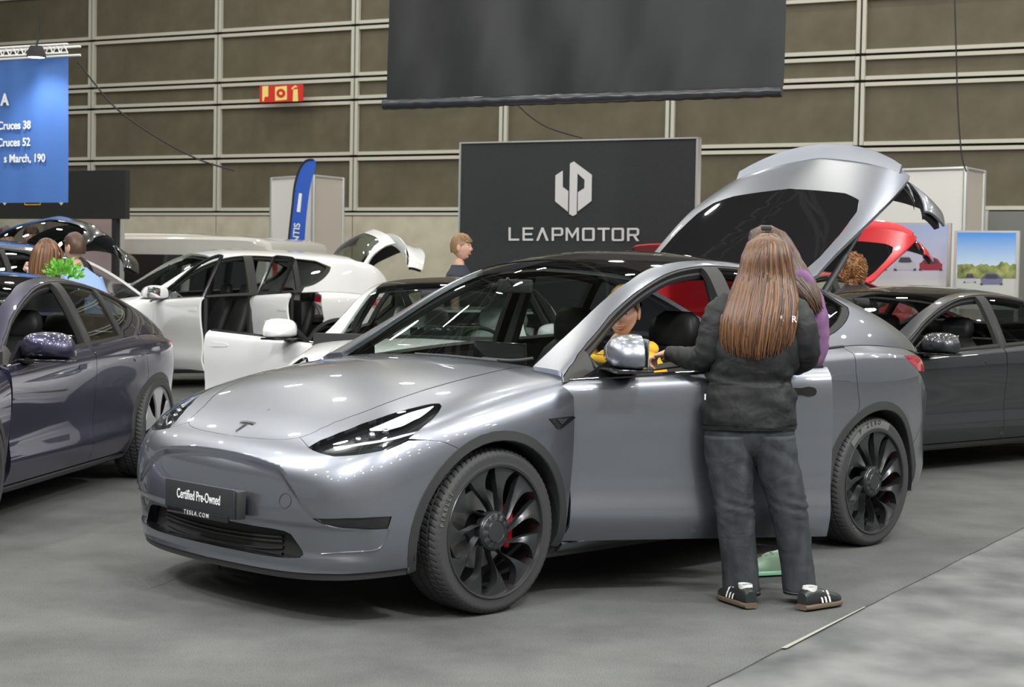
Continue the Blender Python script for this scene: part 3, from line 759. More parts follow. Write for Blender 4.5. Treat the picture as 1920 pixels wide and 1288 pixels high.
def band_text(name, s, r, a_mid, size, y, mat_, parent, step=None, flip=False):
    """lettering set around the tyre wall as one flat-printed mesh"""
    bm = bmesh.new(); 
    c = bpy.data.curves.new('t', 'FONT'); c.size = size; c.align_x = 'CENTER'; c.extrude = .0004; c.offset = .0006; c.resolution_u = 2
    o = bpy.data.objects.new('t', c); COL.objects.link(o); dg = bpy.context.evaluated_depsgraph_get()
    adv = size*.72 if step is None else step; n = len(s)
    for i, ch in enumerate(s):
        if ch == ' ': continue
        c.body = ch; dg.update(); me = bpy.data.meshes.new_from_object(o.evaluated_get(dg)) if False else o.evaluated_get(dg).to_mesh()
        a = a_mid - (i-(n-1)/2)*adv/r*(-1 if flip else 1)
        vs = []
        for v in me.vertices:
            x, z = v.co.x, v.co.y
            rr = r+(z if not flip else -z); aa = a-(x if not flip else -x)/rr
            vs.append(bm.verts.new((rr*math.cos(aa), y+v.co.z, rr*math.sin(aa))))
        for p in me.polygons:
            try: bm.faces.new([vs[j] for j in p.vertices])
            except ValueError: pass
        o.evaluated_get(dg).to_mesh_clear()
    bpy.data.objects.remove(o)
    o = bobj(name, bm, mat_, parent, smooth=False); o['kind'] = 'stuff'; return o
def build_wheel(car, X, Y, kind='turbine', steer=0, side=1, spin=0.0, rimmat=None, tyre_scale=1, name='wheel', detail=True):
    """a wheel as a part of its car; local +y is outward"""
    w_ = link(name, WM['tyre'], M['tyre'], car)
    w_.location = (-X, Y*side, RT*tyre_scale+.002); w_.scale = (-1*tyre_scale, 1*side, tyre_scale)   # a = X rearward, so x is turned about
    w_.rotation_euler = (0, 0, steer)
    def sub(nm, k, m_, rot=0):
        o = link(nm, WM[k], m_, w_); o.rotation_euler = (0, rot, 0); return o
    rm = rimmat or M['rim']
    sub('rim_barrel', 'barrel', M['rimlip']); sub('spokes', {'turbine': 'blades', 'aero': 'aero', 'split': 'split'}[kind], rm, spin)
    sub('wheel_back', 'back', M['black'])
    if kind == 'turbine':
        sub('hub_cap', 'hub', rm)
        sub('brake_disc', 'disc', M['brake']); sub('brake_caliper', 'caliper', M['caliper'])
    return w_
# ------------------------------------------------------------------ the electric cars
def twin(me):
    """right-hand copy of a left-hand panel mesh"""
    nv = len(me.vertices); v = np.empty(nv*3); me.vertices.foreach_get('co', v); v = v.reshape(-1, 3)*[1, -1, 1]
    fs, ln = [], []; nl = len(me.loops); cn = np.empty(nl*3); me.corner_normals.foreach_get('vector', cn); cn = cn.reshape(-1, 3)*[1, -1, 1]
    for p in me.polygons: fs.append(tuple(p.vertices)[::-1]); ln += [tuple(cn[i]) for i in list(p.loop_indices)[::-1]]
    return mesh_of(me.name, v, fs, True, ln)
PAN = {}
def panels(S3, key):
    """all panel meshes of one body shape, cut once and shared"""
    if key in PAN: return PAN[key]
    F_, D_, G_ = S3; O = OUTB if key == 'box' else OUT; P = {}
    fine = {'tall': .03, 'low': .045, 'box': .065}[key]
    def both(k, nm, S, poly, **kw):
        kw.setdefault('step', fine)
        a_ = cut_panel(nm, S, poly, **kw); P[k] = (a_, twin(a_))
    P['hood'] = cut_panel('hood', F_, O['hood'], sym=True, step=fine, back=key != 'tall' or False, depth=.014 if key == 'tall' else .03)
    P['bumper'] = cut_panel('front_bumper', F_, bump_poly(), holes=[O['fog']], sym=True, step=fine*.8)
    P['intake'] = cut_panel('lower_grille', F_, O['intake'], sym=True, step=fine, off=-.05, gap=-.02, depth=0)
    P['intake_lip'] = cut_panel('grille_frame', F_, O['intake'], sym=True, step=fine, gap=-.001, depth=.055, ring=True)
    both('fender', 'fender', F_, O['fender'])
    both('lamp', 'headlamp_lens', F_, O['lamp'], gap=.0015, depth=.004, step=.03)
    both('lampin', 'headlamp', F_, O['lamp'], gap=.001, depth=0, off=-.030, step=.03)
    both('lampbox', 'headlamp_bowl', F_, O['lamp'], gap=.0012, depth=.032, off=-.001, step=.04, ring=True)
    both('fog', 'fog_lamp_strip', F_, O['fog'], off=-.008, depth=.01, step=.03)
    both('door_f', 'front_door', D_, O['door_f'], depth=.022)
    both('door_r', 'rear_door', D_, O['door_r'], depth=.022)
    both('rocker', 'sill', D_, O['rocker'], step=.05)
    both('quarter', 'rear_quarter', D_, O['quarter'], depth=.02)
    both('tail', 'tail_lamp', D_, O['tail'], step=.03)
    P['rbumper'] = cut_panel('rear_bumper', D_, O['rbumper'], sym=True, step=.045)
    P['trunk_d'] = cut_panel('tailgate_lower', D_, O['trunk_d'], sym=True, step=.045)
    P['lining'] = cut_panel('tailgate_lining', D_, O['trunk_d'], sym=True, step=.06, off=-.035, depth=.03, back=True)
    both('rail', 'roof_rail', G_, O['rail'], depth=.03)
    both('dlo', 'window_surround', G_, O['dlo'], holes=[O['win_f'], O['win_r'], O['win_q']], depth=.035, gap=.002, off=-.004)
    both('win_f', 'door_window', G_, O['win_f'], depth=0, gap=-.012, off=-.016, step=.05)
    both('win_r', 'door_window', G_, O['win_r'], depth=0, gap=-.012, off=-.016, step=.05)
    both('win_q', 'quarter_window', G_, O['win_q'], depth=0, gap=-.008, off=-.012, step=.05)
    P['screen'] = cut_panel('windscreen', G_, O['screen'], sym=True, depth=0, step=.05, off=-.004)
    P['screen_b'] = cut_panel('windscreen_border', G_, O['screen'], holes=None or (), sym=True, depth=0, step=.05, off=-.008) if False else None
    P['roof'] = cut_panel('roof_glass', G_, O['roof'], sym=True, step=.05, depth=.03, back=True)
    P['hatch'] = cut_panel('tailgate', G_, O['hatch'], sym=True, step=.04, depth=.025, back=True)
    P['hatchglass'] = cut_panel('tailgate_window', G_, O['hatchglass'], sym=True, step=.05, depth=.004, off=.002)
    PAN[key] = P
    return P
def bump_poly(): return OUT['bumper']
def ring_strip(name, S3, pts, key, w_in=.045, out=.004, deep=.09, mirror=False):
    """matt plastic lip around a wheel arch: outer edge on the body, inner edge nearer the tyre, folded inward"""
    P = S3.ev(np.array(pts))
    n = len(P); c = np.array([np.mean([p[0] for p in P]), 0, .335]); vs, fs = [], []
    for i in range(n):
        p = P[i].copy(); r = np.array([p[0]-c[0], 0, p[2]-c[2]]); r /= np.linalg.norm(r)
        yo = p[1]+out
        a = p+[0, out, 0]; b = a-r*w_in*.9+[0, .004, 0]; b2 = a-r*w_in; b2[1] += 0; d = b2.copy(); d[1] -= deep
        e = a+r*.003; e[1] -= .012
        for q in (e, a, b, b2, d): vs.append(q)
    for i in range(n-1):
        for j in range(4): a = i*5+j; fs.append((a, a+5, a+6, a+1))
    sg = [-1, -1 if mirror else 1, 1]
    me = mesh_of(name, [np.array(v)*sg for v in vs], fs)
    bm = bmesh.new(); bm.from_mesh(me); bmesh.ops.recalc_face_normals(bm, faces=bm.faces); bm.to_mesh(me); bm.free()
    me.set_sharp_from_angle(angle=.7)
    return me
def seat_mesh(key='seat'):
    if key in WM: return WM[key]
    bm = bmesh.new()                        # local x forward, origin at hip point on the floor of the cabin
    def pad(prof, hw, bulge):
        """lofted cushion: prof = centre line of (x,z,thick)"""
        rings = []
        for (x, z, th, wd) in prof:
            ring = []
            for k in range(16):
                a = 2*PI*k/16; cy, sz = math.cos(a), math.sin(a)
                yy = wd*math.copysign(abs(cy)**.55, cy); tt = th*math.copysign(abs(sz)**.75, sz)
                ring.append(bm.verts.new((x+tt*bulge[0], yy, z+tt*bulge[1])))
            rings.append(ring)
        for a, b in zip(rings, rings[1:]):
            for k in range(16): bm.faces.new((a[k], a[(k+1) % 16], b[(k+1) % 16], b[k]))
        bm.faces.new(rings[0][::-1]); bm.faces.new(rings[-1])
    pad([(-.24, .12, .05, .20), (-.2, .13, .08, .25), (0, .14, .085, .26), (.2, .165, .08, .255), (.27, .17, .05, .22)], .25, (0, 1))
    pad([(-.18, .12, .05, .20), (-.22, .2, .085, .25), (-.27, .35, .08, .26), (-.33, .52, .075, .25), (-.375, .66, .06, .20), (-.395, .72, .045, .13)], .25, (1, .3))
    pad([(-.385, .70, .04, .08), (-.39, .73, .055, .135), (-.40, .80, .06, .145), (-.405, .87, .055, .13), (-.41, .90, .03, .09)], .14, (1, .1))
    me = bpy.data.meshes.new('seat'); bmesh.ops.recalc_face_normals(bm, faces=bm.faces); bm.to_mesh(me); bm.free()
    me.polygons.foreach_set('use_smooth', [True]*len(me.polygons)); WM[key] = me
    return me
def quad_sheet(name, pts, mat_, parent): return link(name, mesh_of(name, pts, [tuple(range(len(pts)))], False), mat_, parent)
def mirror_part(parent, side, color, at_=(1.62, .97, 1.06), small=False):
    """door mirror: painted cap, glass, arm. at_ in X,Y,Z"""
    X, Y, Z = at_
    bm = bmesh.new(); rings = []
    for t, (w_, h, zc) in zip((0, .02, .05, .09, .115, .12), ((.045, .03, .0), (.09, .062, .0), (.122, .078, .0), (.130, .083, 0), (.128, .081, 0), (.118, .072, 0))):
        ring = []
        for k in range(28):
            a = 2*PI*k/28; c, s_ = math.cos(a), math.sin(a)
            yy = w_*math.copysign(abs(c)**.75, c); zz = h*(math.copysign(abs(s_)**(.62 if s_ > 0 else .25), s_))
            zz = zz if s_ > 0 else zz*.75
            yy *= 1-.20*max(0, zz/.083)*(1 if c > 0 else .4)
            ring.append(bm.verts.new((.055-t, yy*side, zz+zc)))
        rings.append(ring)
    for a, b in zip(rings, rings[1:]):
        for k in range(28): bm.faces.new((a[k], a[(k+1) % 28], b[(k+1) % 28], b[k]))
    bm.faces.new(rings[0]); bm.faces.new(rings[-1][::-1])
    bmesh.ops.rotate(bm, cent=(0, 0, 0), matrix=Matrix.Rotation(-.12*side, 3, 'Z'), verts=bm.verts)
    o = bobj('wing_mirror', bm, color, parent); o.location = (-X, Y*side, Z); o.scale = (1.3, 1.24, 1.08)
    bm = bmesh.new(); box(bm, (-.02, 0, -.066), (.13, .235, .016), None, .006); box(bm, (-.02, -.10*side, -.078), (.06, .10, .02), None, .006)
    bobj('mirror_arm', bm, M['gloss'], o)
    bm = bmesh.new(); box(bm, (-.068, 0, .008), (.004, .20, .115), None, .0015); bobj('mirror_glass', bm, M['mirror'], o)
    return o
def build_tesla(root, key, S3, color, wheel='turbine', seats=None, rimmat=None, steer=0, open_front=None, open_right=None, open_rear=None, gate=None, hood_open=None, win_mat=None, lamp_text=False, detail=False, roof=None, cutglass=(), zc=1.0, cabin=True):
    P = panels(S3, key); F_, D_, G_ = S3; parts = {}
    def L(nm, me, m_, par=None): o = link(nm, me, m_, par or root); return o
    body = L('front_bumper', P['bumper'], color)
    hd = L('hood', P['hood'], color)
    if hood_open:
        hd.matrix_local = Matrix.Translation((-1.30, 0, 1.03*zc)) @ Matrix.Rotation(-hood_open, 4, 'Y') @ Matrix.Translation((1.30, 0, -1.03*zc))
    gr = L('lower_grille', P['intake'], M['black']); L('grille_frame', P['intake_lip'], M['gloss'], gr)
    for k, t in enumerate(np.linspace(.12, .88, 6)):
        bm = bmesh.new(); rows = []
        for y in np.linspace(-.44, .44, 19):
            z = .345-.125*t*1.0-.0*abs(y); q = F_.near((.02+.25*y*y, abs(y), z+.10*abs(y)**2.2)); p = F_.ev(np.array([q]))[0]-F_.nrm(np.array([q]))[0]*.038
            rows.append([bm.verts.new((-(p[0]+dx), y, p[2]+dz)) for dx, dz in ((0, -.004), (0, .004), (.03, .006), (.03, -.002))])
        for a, b in zip(rows, rows[1:]):
            for k_ in range(4): bm.faces.new((a[k_], a[(k_+1) % 4], b[(k_+1) % 4], b[k_]))
        bobj('slat', bm, M['plastic'], gr)
    for sd, side in ((0, 1), (1, -1)):
        L('front_fender', P['fender'][sd], color)
        h = L('headlamp', P['lampin'][sd], M['lampblack']); L('lamp_bowl', P['lampbox'][sd], M['lampblack'], h); L('lamp_lens', P['lamp'][sd], M['lens'], h)
        headlamp_bits(h, F_, sd)
        L('fog_lamp_strip', P['fog'][sd], M['gloss'])
        L('sill', P['rocker'][sd], color)
        L('rear_quarter', P['quarter'][sd], color)
        t = L('tail_lamp', P['tail'][sd], M['taillamp'])
        L('roof_rail', P['rail'][sd], color)
        L('window_surround', P['dlo'][sd], M['rubber'])
        L('quarter_window', P['win_q'][sd], M['tint'])
        for arch, S in (('cladf', F_), ('cladr', D_)):
            pts = (F_XZ if arch == 'cladf' else D_XZ)
            L('wheel_arch_trim', ring_strip('wheel_arch_trim', S, pts, key, mirror=bool(sd)), M['plastic'])
        # doors
        for nm, k, wk, ang in (('front_door', 'door_f', 'win_f', open_front if sd == 0 else open_right), ('rear_door', 'door_r', 'win_r', open_rear if sd == 0 else None)):
            d = L(nm, P[k][sd], color)
            isf = nm == 'front_door'
            if (ang is None or open_rear is not None) and not ((sd, wk) in cutglass):
                L('door_window', P[wk][sd], win_mat or (M['tint'] if not isf else M['clear']), d)
                if ang is not None:                    # framed door of the taller car
                    q = OUT[wk]; bm = bmesh.new(); pp = [on(G_, u, v, -.012) for u, v in q[14:]]
                    pp = [(-p[0], p[1]*side, p[2]) for p in pp]; e0 = on(G_, q[13][0], 0, -.012); e1 = on(G_, q[0][0], 0, -.012)
                    tube(bm, [(-e0[0], e0[1]*side, e0[2])]+pp+[(-e1[0], e1[1]*side, e1[2])], .024, 6); bobj('window_frame', bm, M['gloss'], d)
            door_bits(d, D_, sd, isf, color, ang is not None, detail, zc)
            if ang is not None:
                hx, hy = (1.36 if isf else 2.66), .885
                mtx = Matrix.Translation((-hx, hy*side, 0)) @ Matrix.Rotation(-ang*side, 4, 'Z') @ Matrix.Translation((hx, -hy*side, 0))
                d.matrix_local = mtx
            if isf and not (detail and sd): mirror_part(d, side, color, (1.55, 1.01, 1.115*zc))
    L('rear_bumper', P['rbumper'], color)
    sc1 = L('windscreen', P['screen'], M['screen'])
    L('roof_glass', P['roof'], roof or M['roofglass'])
    tg = L('tailgate', P['hatch'], color); L('tailgate_lower', P['trunk_d'], color, tg); L('tailgate_lining', P['lining'], M['cabin'], tg); L('tailgate_window', P['hatchglass'], M['hatchglass'] if key == 'tall' else M['tint'], tg)
    bm = bmesh.new(); pts = []
    for y in np.linspace(-.60, .60, 15): pts.append((-(4.705-.17*abs(y/.62)**2.2), y, (1.118-.045*abs(y/.62)**2)*zc))
    sp = [[bm.verts.new((p[0]+dx, p[1], p[2]+dz)) for dx, dz in ((.09, -.006), (.02, .016), (-.055, .030), (-.06, .020), (0, -.01))] for p in pts]
    for a, b in zip(sp, sp[1:]):
        for k in range(5): bm.faces.new((a[k], a[(k+1) % 5], b[(k+1) % 5], b[k]))
    bm.faces.new(sp[0]); bm.faces.new(sp[-1][::-1])
    bobj('tail_spoiler', bm, color, tg)
    if gate:
        hx, hz = (3.48, 1.47*zc) if key != 'box' else (4.22, 1.66)
        tg.matrix_local = Matrix.Translation((-hx, 0, hz)) @ Matrix.Rotation(gate, 4, 'Y') @ Matrix.Translation((hx, 0, -hz))
    # wheels
    for X in (.855, 3.74):
        for side in (1, -1):
            build_wheel(root, X, .945-.012, wheel, steer if X < 2 else 0, side, spin=.0, rimmat=rimmat)
    # inner body: floor tub, arch liners, sills, bulkheads
    bm = bmesh.new()
    box(bm, (-2.25, 0, .235), (2.1, 1.70, .10), None, .02)
    box(bm, (-.85, 0, .50), (.50, 1.10, .50), None, .03); box(bm, (-.33, 0, .42), (.36, 1.0, .40), None, .03)
    box(bm, (-.85, 0, .2), (1.2, 1.15, .04)); box(bm, (-3.8, 0, .55), (1.3, 1.05, .5), None, .05); box(bm, (-3.6, 0, .22), (1.9, 1.1, .06))
    box(bm, (-3.95, 0, .84), (1.05, 1.30, .06)); box(bm, (-1.30, 0, .62), (.10, 1.70, .72))
    for X in (.85, 3.74):
        for side in (1, -1):
            n = 22; ri = [[], [], []]
            for k in range(n+1):
                a = -.15+(PI+.3)*k/n
                for q, (r, y) in enumerate(((.43, .90), (.425, .62), (.02, .60))): ri[q].append(bm.verts.new((-(X+r*math.cos(a)), y*side, .335+r*math.sin(a))))
            for q in (0, 1):
                for k in range(n): bm.faces.new((ri[q][k], ri[q][k+1], ri[q+1][k+1], ri[q+1][k]))
    bobj('underbody', bm, M['black'], root)
    for side in (1, -1):
        bm = bmesh.new(); box(bm, (-2.3, .80*side, .33), (2.1, .13, .20), None, .03); bobj('sill_lining', bm, M['cabin'], root); bm = bmesh.new()
        b2 = [(2.60, .84, .26), (2.60, .84, .95), (2.61, .80, 1.05), (2.62, .64, 1.46*zc)]
        tube(bm, [(-x, y*side, z) for x, y, z in b2], [.05, .05, .04, .03], 8)
        bobj('centre_pillar', bm, M['cabin'], root)
    for side in (1, -1):                         # A pillar and cantrail lining, pale
        us, vs_ = OUT['_dl']; bm = bmesh.new()
        pts = [G_.ev(np.array([[u, np.interp(u, us, vs_)+.03]]))[0]-G_.nrm(np.array([[u, .6]]))[0]*.05 for u in np.linspace(.03, .56, 22)]
        tube(bm, [(-p[0], p[1]*side, p[2]) for p in pts], .032, 8)
        bobj('pillar_lining', bm, M['cabin'], root)
    bm = bmesh.new(); n = 10
    g = [[bm.verts.new((-p[0], p[1]*s_, p[2]-.05)) for s_, p in [(-1, G_.ev(np.array([[u, v]]))[0]) for v in (.74, .85, .93)]+[(1, G_.ev(np.array([[u, v]]))[0]) for v in (1, .93, .85, .74)]] for u in (.255, .275)]
    for k in range(6): bm.faces.new((g[0][k], g[0][k+1], g[1][k+1], g[1][k]))
    bobj('roof_header', bm, M['cabin'], root)
    n0 = set(root.children)
    if cabin: cabin_bits(root, detail, 1.0 if key == 'low' else zc, seats)
    if key == 'low':
        for o in root.children:
            if o not in n0: o.location.z *= .92; o.scale = (o.scale[0], o.scale[1], o.scale[2]*.92)
    return root
_on = {}
def on(S, u, v, off=0):
    k = (id(S), round(float(u), 6), round(float(v), 6), off)
    if k not in _on: _on[k] = _onp(S, u, v, off)
    return _on[k]
def _onp(S, u, v, off=0):
    p = S.ev(np.array([[u, v]]))[0]+S.nrm(np.array([[u, v]]))[0]*off; return p
def headlamp_bits(h, F_, sd):
    sg = -1 if sd else 1
    def V(p): return (-p[0], p[1]*sg, p[2])
    lp = np.array(OUT['lamp']); 
    # bright reflector strip along the upper edge and a slim light guide below
    def strip(us, vs, off, wv, nm, m_, n=24):
        bm = bmesh.new(); t = np.linspace(0, 1, n); u = np.interp(t, [0, 1], us); v = np.interp(t, np.linspace(0, 1, len(vs)), vs); w_ = np.interp(t, np.linspace(0, 1, len(wv)), wv)
        a_, b_ = np.c_[u, v], np.c_[u, v-w_]
        A = [bm.verts.new(V(p)) for p in F_.ev(a_)+F_.nrm(a_)*off]; B = [bm.verts.new(V(p)) for p in F_.ev(b_)+F_.nrm(b_)*(off-.004)]
        for i in range(n-1): bm.faces.new((A[i], A[i+1], B[i+1], B[i]))
        bobj(nm, bm, m_, h)
    strip((.30, .56), (.838, .834, .818, .80), -.008, (.002, .045, .062, .05, .010), 'reflector', M['lampwhite'])
    strip((.36, .72), (.70, .705, .72, .715), -.012, (.006, .012, .012, .010), 'light_guide', M['lampwhite'])
    for (u, v, r) in ((.56, .765, .018), (.62, .755, .016), (.50, .772, .016)):
        p = on(F_, u, v, -.022); bm = bmesh.new(); bmesh.ops.create_uvsphere(bm, u_segments=12, v_segments=8, radius=r, matrix=Matrix.Translation(V(p)))
        bobj('projector', bm, M['chrome'], h)
def door_bits(d, D_, sd, isf, color, opened, detail, zc_=1.0):
    sg = -1 if sd else 1
    X0, X1 = (1.36, 2.57) if isf else (2.63, 3.45)
    # inner card
    bm = bmesh.new(); us = (.005, .295) if isf else (.305, .505); zf, zb = on(D_, us[0], .999)[2]-.015, on(D_, us[1], .999)[2]-.02
    pr = [(X0, .30), (X1, .30), (X1, zb), (X0, zf)] if isf else [(X0, .30), (3.2, .30), (X1, .62), (X1, zb), (X0, zf)]
    A = [bm.verts.new((-x, .885*sg, z)) for x, z in pr]; B = [bm.verts.new((-x, .845*sg, z)) for x, z in pr]
    n = len(pr); bm.faces.new(A); bm.faces.new(B[::-1])
    for i in range(n): bm.faces.new((A[i], B[i], B[(i+1) % n], A[(i+1) % n]))
    box(bm, (-(X0+X1)/2, .83*sg, .66), (.7, .06, .07), None, .02)
    bobj('door_card', bm, M['cabin'], d)
    # belt moulding
    us = (.005, .295) if isf else (.305, .505)
    bm = bmesh.new(); rows = []
    for u in np.linspace(*us, 20):
        p = on(D_, u, .999); rows.append([bm.verts.new((-p[0], (p[1]+dy)*sg, p[2]+dz)) for dy, dz in ((.006, -.014), (.008, .004), (-.012, .012), (-.035, .010), (-.035, -.02))])
    for a, b in zip(rows, rows[1:]):
        for k in range(5): bm.faces.new((a[k], a[(k+1) % 5], b[(k+1) % 5], b[k]))
    bm.faces.new(rows[0]); bm.faces.new(rows[-1][::-1])
    bobj('belt_moulding', bm, M['gloss'], d)
    # flush handle in its scoop
    xh = 2.40 if isf else 3.36
    q = D_.hit((xh, 3, .945*zc_), (0, -1, 0)); p = D_.ev(np.array([q]))[0]; nn = D_.nrm(np.array([q]))[0]
    c = p+nn*.002
    out = []
    for k in range(18):
        a = 2*PI*k/18; out.append((math.copysign(abs(math.cos(a))**.7, math.cos(a))*.105-.0, math.copysign(abs(math.sin(a))**.6, math.sin(a))*(.017 if math.cos(a) < .2 else .026)))
    bm = bmesh.new(); A = []; B = []
    for x, z in out:
        qq = D_.hit((xh+x, 3, c[2]+z), (0, -1, 0)); pp = D_.ev(np.array([qq]))[0]
        A.append(bm.verts.new((-pp[0], (pp[1]+.0045)*sg, pp[2]))); B.append(bm.verts.new((-pp[0], (pp[1]-.006)*sg, pp[2])))
    bm.faces.new(A)
    for i in range(18): bm.faces.new((A[i], A[(i+1) % 18], B[(i+1) % 18], B[i]))
    bobj('door_handle', bm, M['gloss'] if (detail and isf) else color, d)
    if isf:                                    # black sail at the mirror foot
        bm = bmesh.new(); pts = [(-1.37, .875*sg, zf+.005), (-1.66, .88*sg, zf+.02), (-1.62, .845*sg, zf+.15)]
        A = [bm.verts.new(p) for p in pts]; B = [bm.verts.new((p[0], p[1]-.02*sg, p[2])) for p in pts]
        bm.faces.new(A); bm.faces.new(B[::-1])
        for i in range(3): bm.faces.new((A[i], A[(i+1) % 3], B[(i+1) % 3], B[i]))
        bobj('mirror_sail', bm, M['gloss'], d)
def cabin_bits(root, detail, zc=1.0, seats=None):
    seats = seats or M['seat']
    bm = bmesh.new(); rows = []                # dashboard
    for y in np.linspace(-.80, .80, 17):
        cx = 1.42+.10*(1-abs(y/.8)**3)*0
        pr = [(1.28, .985), (1.45, .99), (1.66, .985), (1.80, .955), (1.84, .90), (1.82, .80), (1.72, .66), (1.50, .60)]
        rows.append([bm.verts.new((-(x), y, z)) for x, z in pr])
    for a, b in zip(rows, rows[1:]):
        for k in range(7): bm.faces.new((a[k], a[k+1], b[k+1], b[k]))
    bobj('dashboard', bm, M['cabin'], root)
    bm = bmesh.new(); box(bm, (-1.76, 0, 1.00), (.02, .37, .235), Matrix.Rotation(-.0, 3, 'Y'), .006)
    box(bm, (-1.72, 0, .95), (.04, .08, .10)); s_ = bobj('centre_screen', bm, M['gloss'], root)
    for side, nm in ((1, 'driver'), (-1, 'p')):
        st = link('front_seat', seat_mesh(), seats, root); st.location = (-2.30, .37*side, .38); st.scale = (1, 1, 1.0)
    for y in (-.36, .36):
        st = link('rear_seat', seat_mesh(), seats, root); st.location = (-3.15, y, .40); st.scale = (1, 1.28, .93)
    bm = bmesh.new(); box(bm, (-3.15, 0, .57), (.5, 1.35, .16), None, .04); box(bm, (-3.42, 0, .82), (.14, 1.25, .52), Matrix.Rotation(0, 3, 'Y'), .04)
    box(bm, (-2.1, 0, .52), (1.0, .24, .26), None, .03)
    bobj('rear_bench', bm, seats, root)
    sw = empty('steering_wheel', (-1.93, .37, .93), 0, root); sw.rotation_euler = (0, math.radians(-68), 0)
    bm = bmesh.new(); tube(bm, [(.185*math.cos(a), .185*math.sin(a), 0) for a in np.linspace(0, 2*PI, 36)[:-1]], .016, 10, True)
    bobj('wheel_rim', bm, M['seat'], sw)
    bm = bmesh.new(); box(bm, (0, 0, -.01), (.12, .13, .05), None, .02); box(bm, (0, .10, -.005), (.035, .16, .025), None, .01); box(bm, (0, -.10, -.005), (.035, .16, .025), None, .01)
    box(bm, (0, 0, -.12), (.08, .08, .22), None, .02)
    bobj('wheel_hub', bm, M['cabin'], sw)
    bm = bmesh.new(); box(bm, (-1.86, 0, 1.40*zc), (.03, .24, .07), None, .012); tube(bm, [(-1.80, 0, 1.44*zc), (-1.85, 0, 1.405*zc)], .008, 6)
    bobj('rear_view_mirror', bm, M['cabin'], root)
def place(x, y, a): return (x, y, 0), math.atan2(-math.cos(a), -math.sin(a))
F_XZ = FS.xz(ARCH_XZ); D_XZ = DS.xz(ARCH_RXZ)
CARZ = math.atan2(-EX.y, -EX.x)
SIL = thing('crossover_car', 'silver grey crossover with black turbine wheels, driver door and tailgate open, in the foreground', 'car', tuple(ORG), CARZ)
build_tesla(SIL, 'tall', (FS, DS, GS), M['silver'], 'turbine', steer=.0, open_front=math.radians(32), gate=math.radians(53), detail=True, cutglass=())

# ---- details of the photographed car
def Cl(X, Y, Z): return (-X, Y, Z)
def fs_px(*pts): return FS.px(list(pts))
def decal(name, S, uvs, off, th, mat_, parent):
    """small flat piece that follows the bodywork"""
    P_ = S.ev(np.array(uvs)); N_ = S.nrm(np.array(uvs)); bm = bmesh.new()
    A = [bm.verts.new(Cl(*(p+n*(off+th)))) for p, n in zip(P_, N_)]; B = [bm.verts.new(Cl(*(p+n*off))) for p, n in zip(P_, N_)]
    n = len(A); bm.faces.new(A); bm.faces.new(B[::-1])
    for i in range(n): bm.faces.new((A[i], A[(i+1) % n], B[(i+1) % n], B[i]))
    return bobj(name, bm, mat_, parent, smooth=False)
# plate holder across the nose: a straight plate standing on its bracket
def xpl(px, py, X): return CAMC + car_ray(px, py)*((X-CAMC.x)/car_ray(px, py).x)
pl = empty('plate_holder', (.045, .03, .476), 0, SIL)
bm = bmesh.new(); box(bm, (0, 0, 0), (.012, .52, .125), None, .004); bobj('plate', bm, mat('plate_black', (.022, .024, .028), .5), pl)
bm = bmesh.new(); box(bm, (-.028, .012, -.004), (.044, .515, .118), None, .004); bobj('plate_bracket', bm, M['plastic'], pl)
bm = bmesh.new(); box(bm, (.006, -.005, -.066), (.012, .46, .030), None, .003); bobj('holder_strip', bm, M['gloss'], pl)
text('plate_text', 'Certified Pre-Owned', .058, M['print'], pl, (.0075, 0, .006), (PI/2, 0, PI/2), .0006, 'CENTER', .0008, .66)
text('strip_text', 'TESLA.COM', .026, M['logo'], pl, (.0135, -.005, -.067), (PI/2, 0, PI/2), .0005, 'CENTER', .0002, 1.0, 1.5)
# badge on the bonnet nose: a T with curved arms
c = FS.px([(447, 793)])[0]; pc = FS.ev(np.array([c]))[0]
def badge_pt(dy, dz):                     # dy to the car's left, dz up the bonnet
    u, v = FS.near((pc[0]+.36*dz, abs(pc[1]*0+dy), pc[2]+.19*dz)); p = FS.ev(np.array([[u, v]]))[0]; n = FS.nrm(np.array([[u, v]]))[0]
    p = p+n*.003; return Cl(p[0], math.copysign(p[1], dy), p[2])
for nm, pts in (('badge_stem', [(-.010, .085), (.010, .085), (.004, -.075), (-.004, -.075)]), ('badge_arm', [(-.055, .095), (-.03, .110), (.0, .114), (.03, .110), (.055, .095), (.045, .080), (.02, .090), (.0, .092), (-.02, .090), (-.045, .080)]), ('badge_arc', [(-.058, .118), (-.03, .130), (0, .134), (.03, .130), (.058, .118), (.054, .110), (.03, .121), (0, .125), (-.03, .121), (-.054, .110)])):
    bm = bmesh.new(); bm.faces.new([bm.verts.new(badge_pt(a*1.0+1e-5, b_)) for a, b_ in pts]); bobj(nm, bm, mat('badge_dark', (.03, .03, .035), .2, .8), SIL, smooth=False)
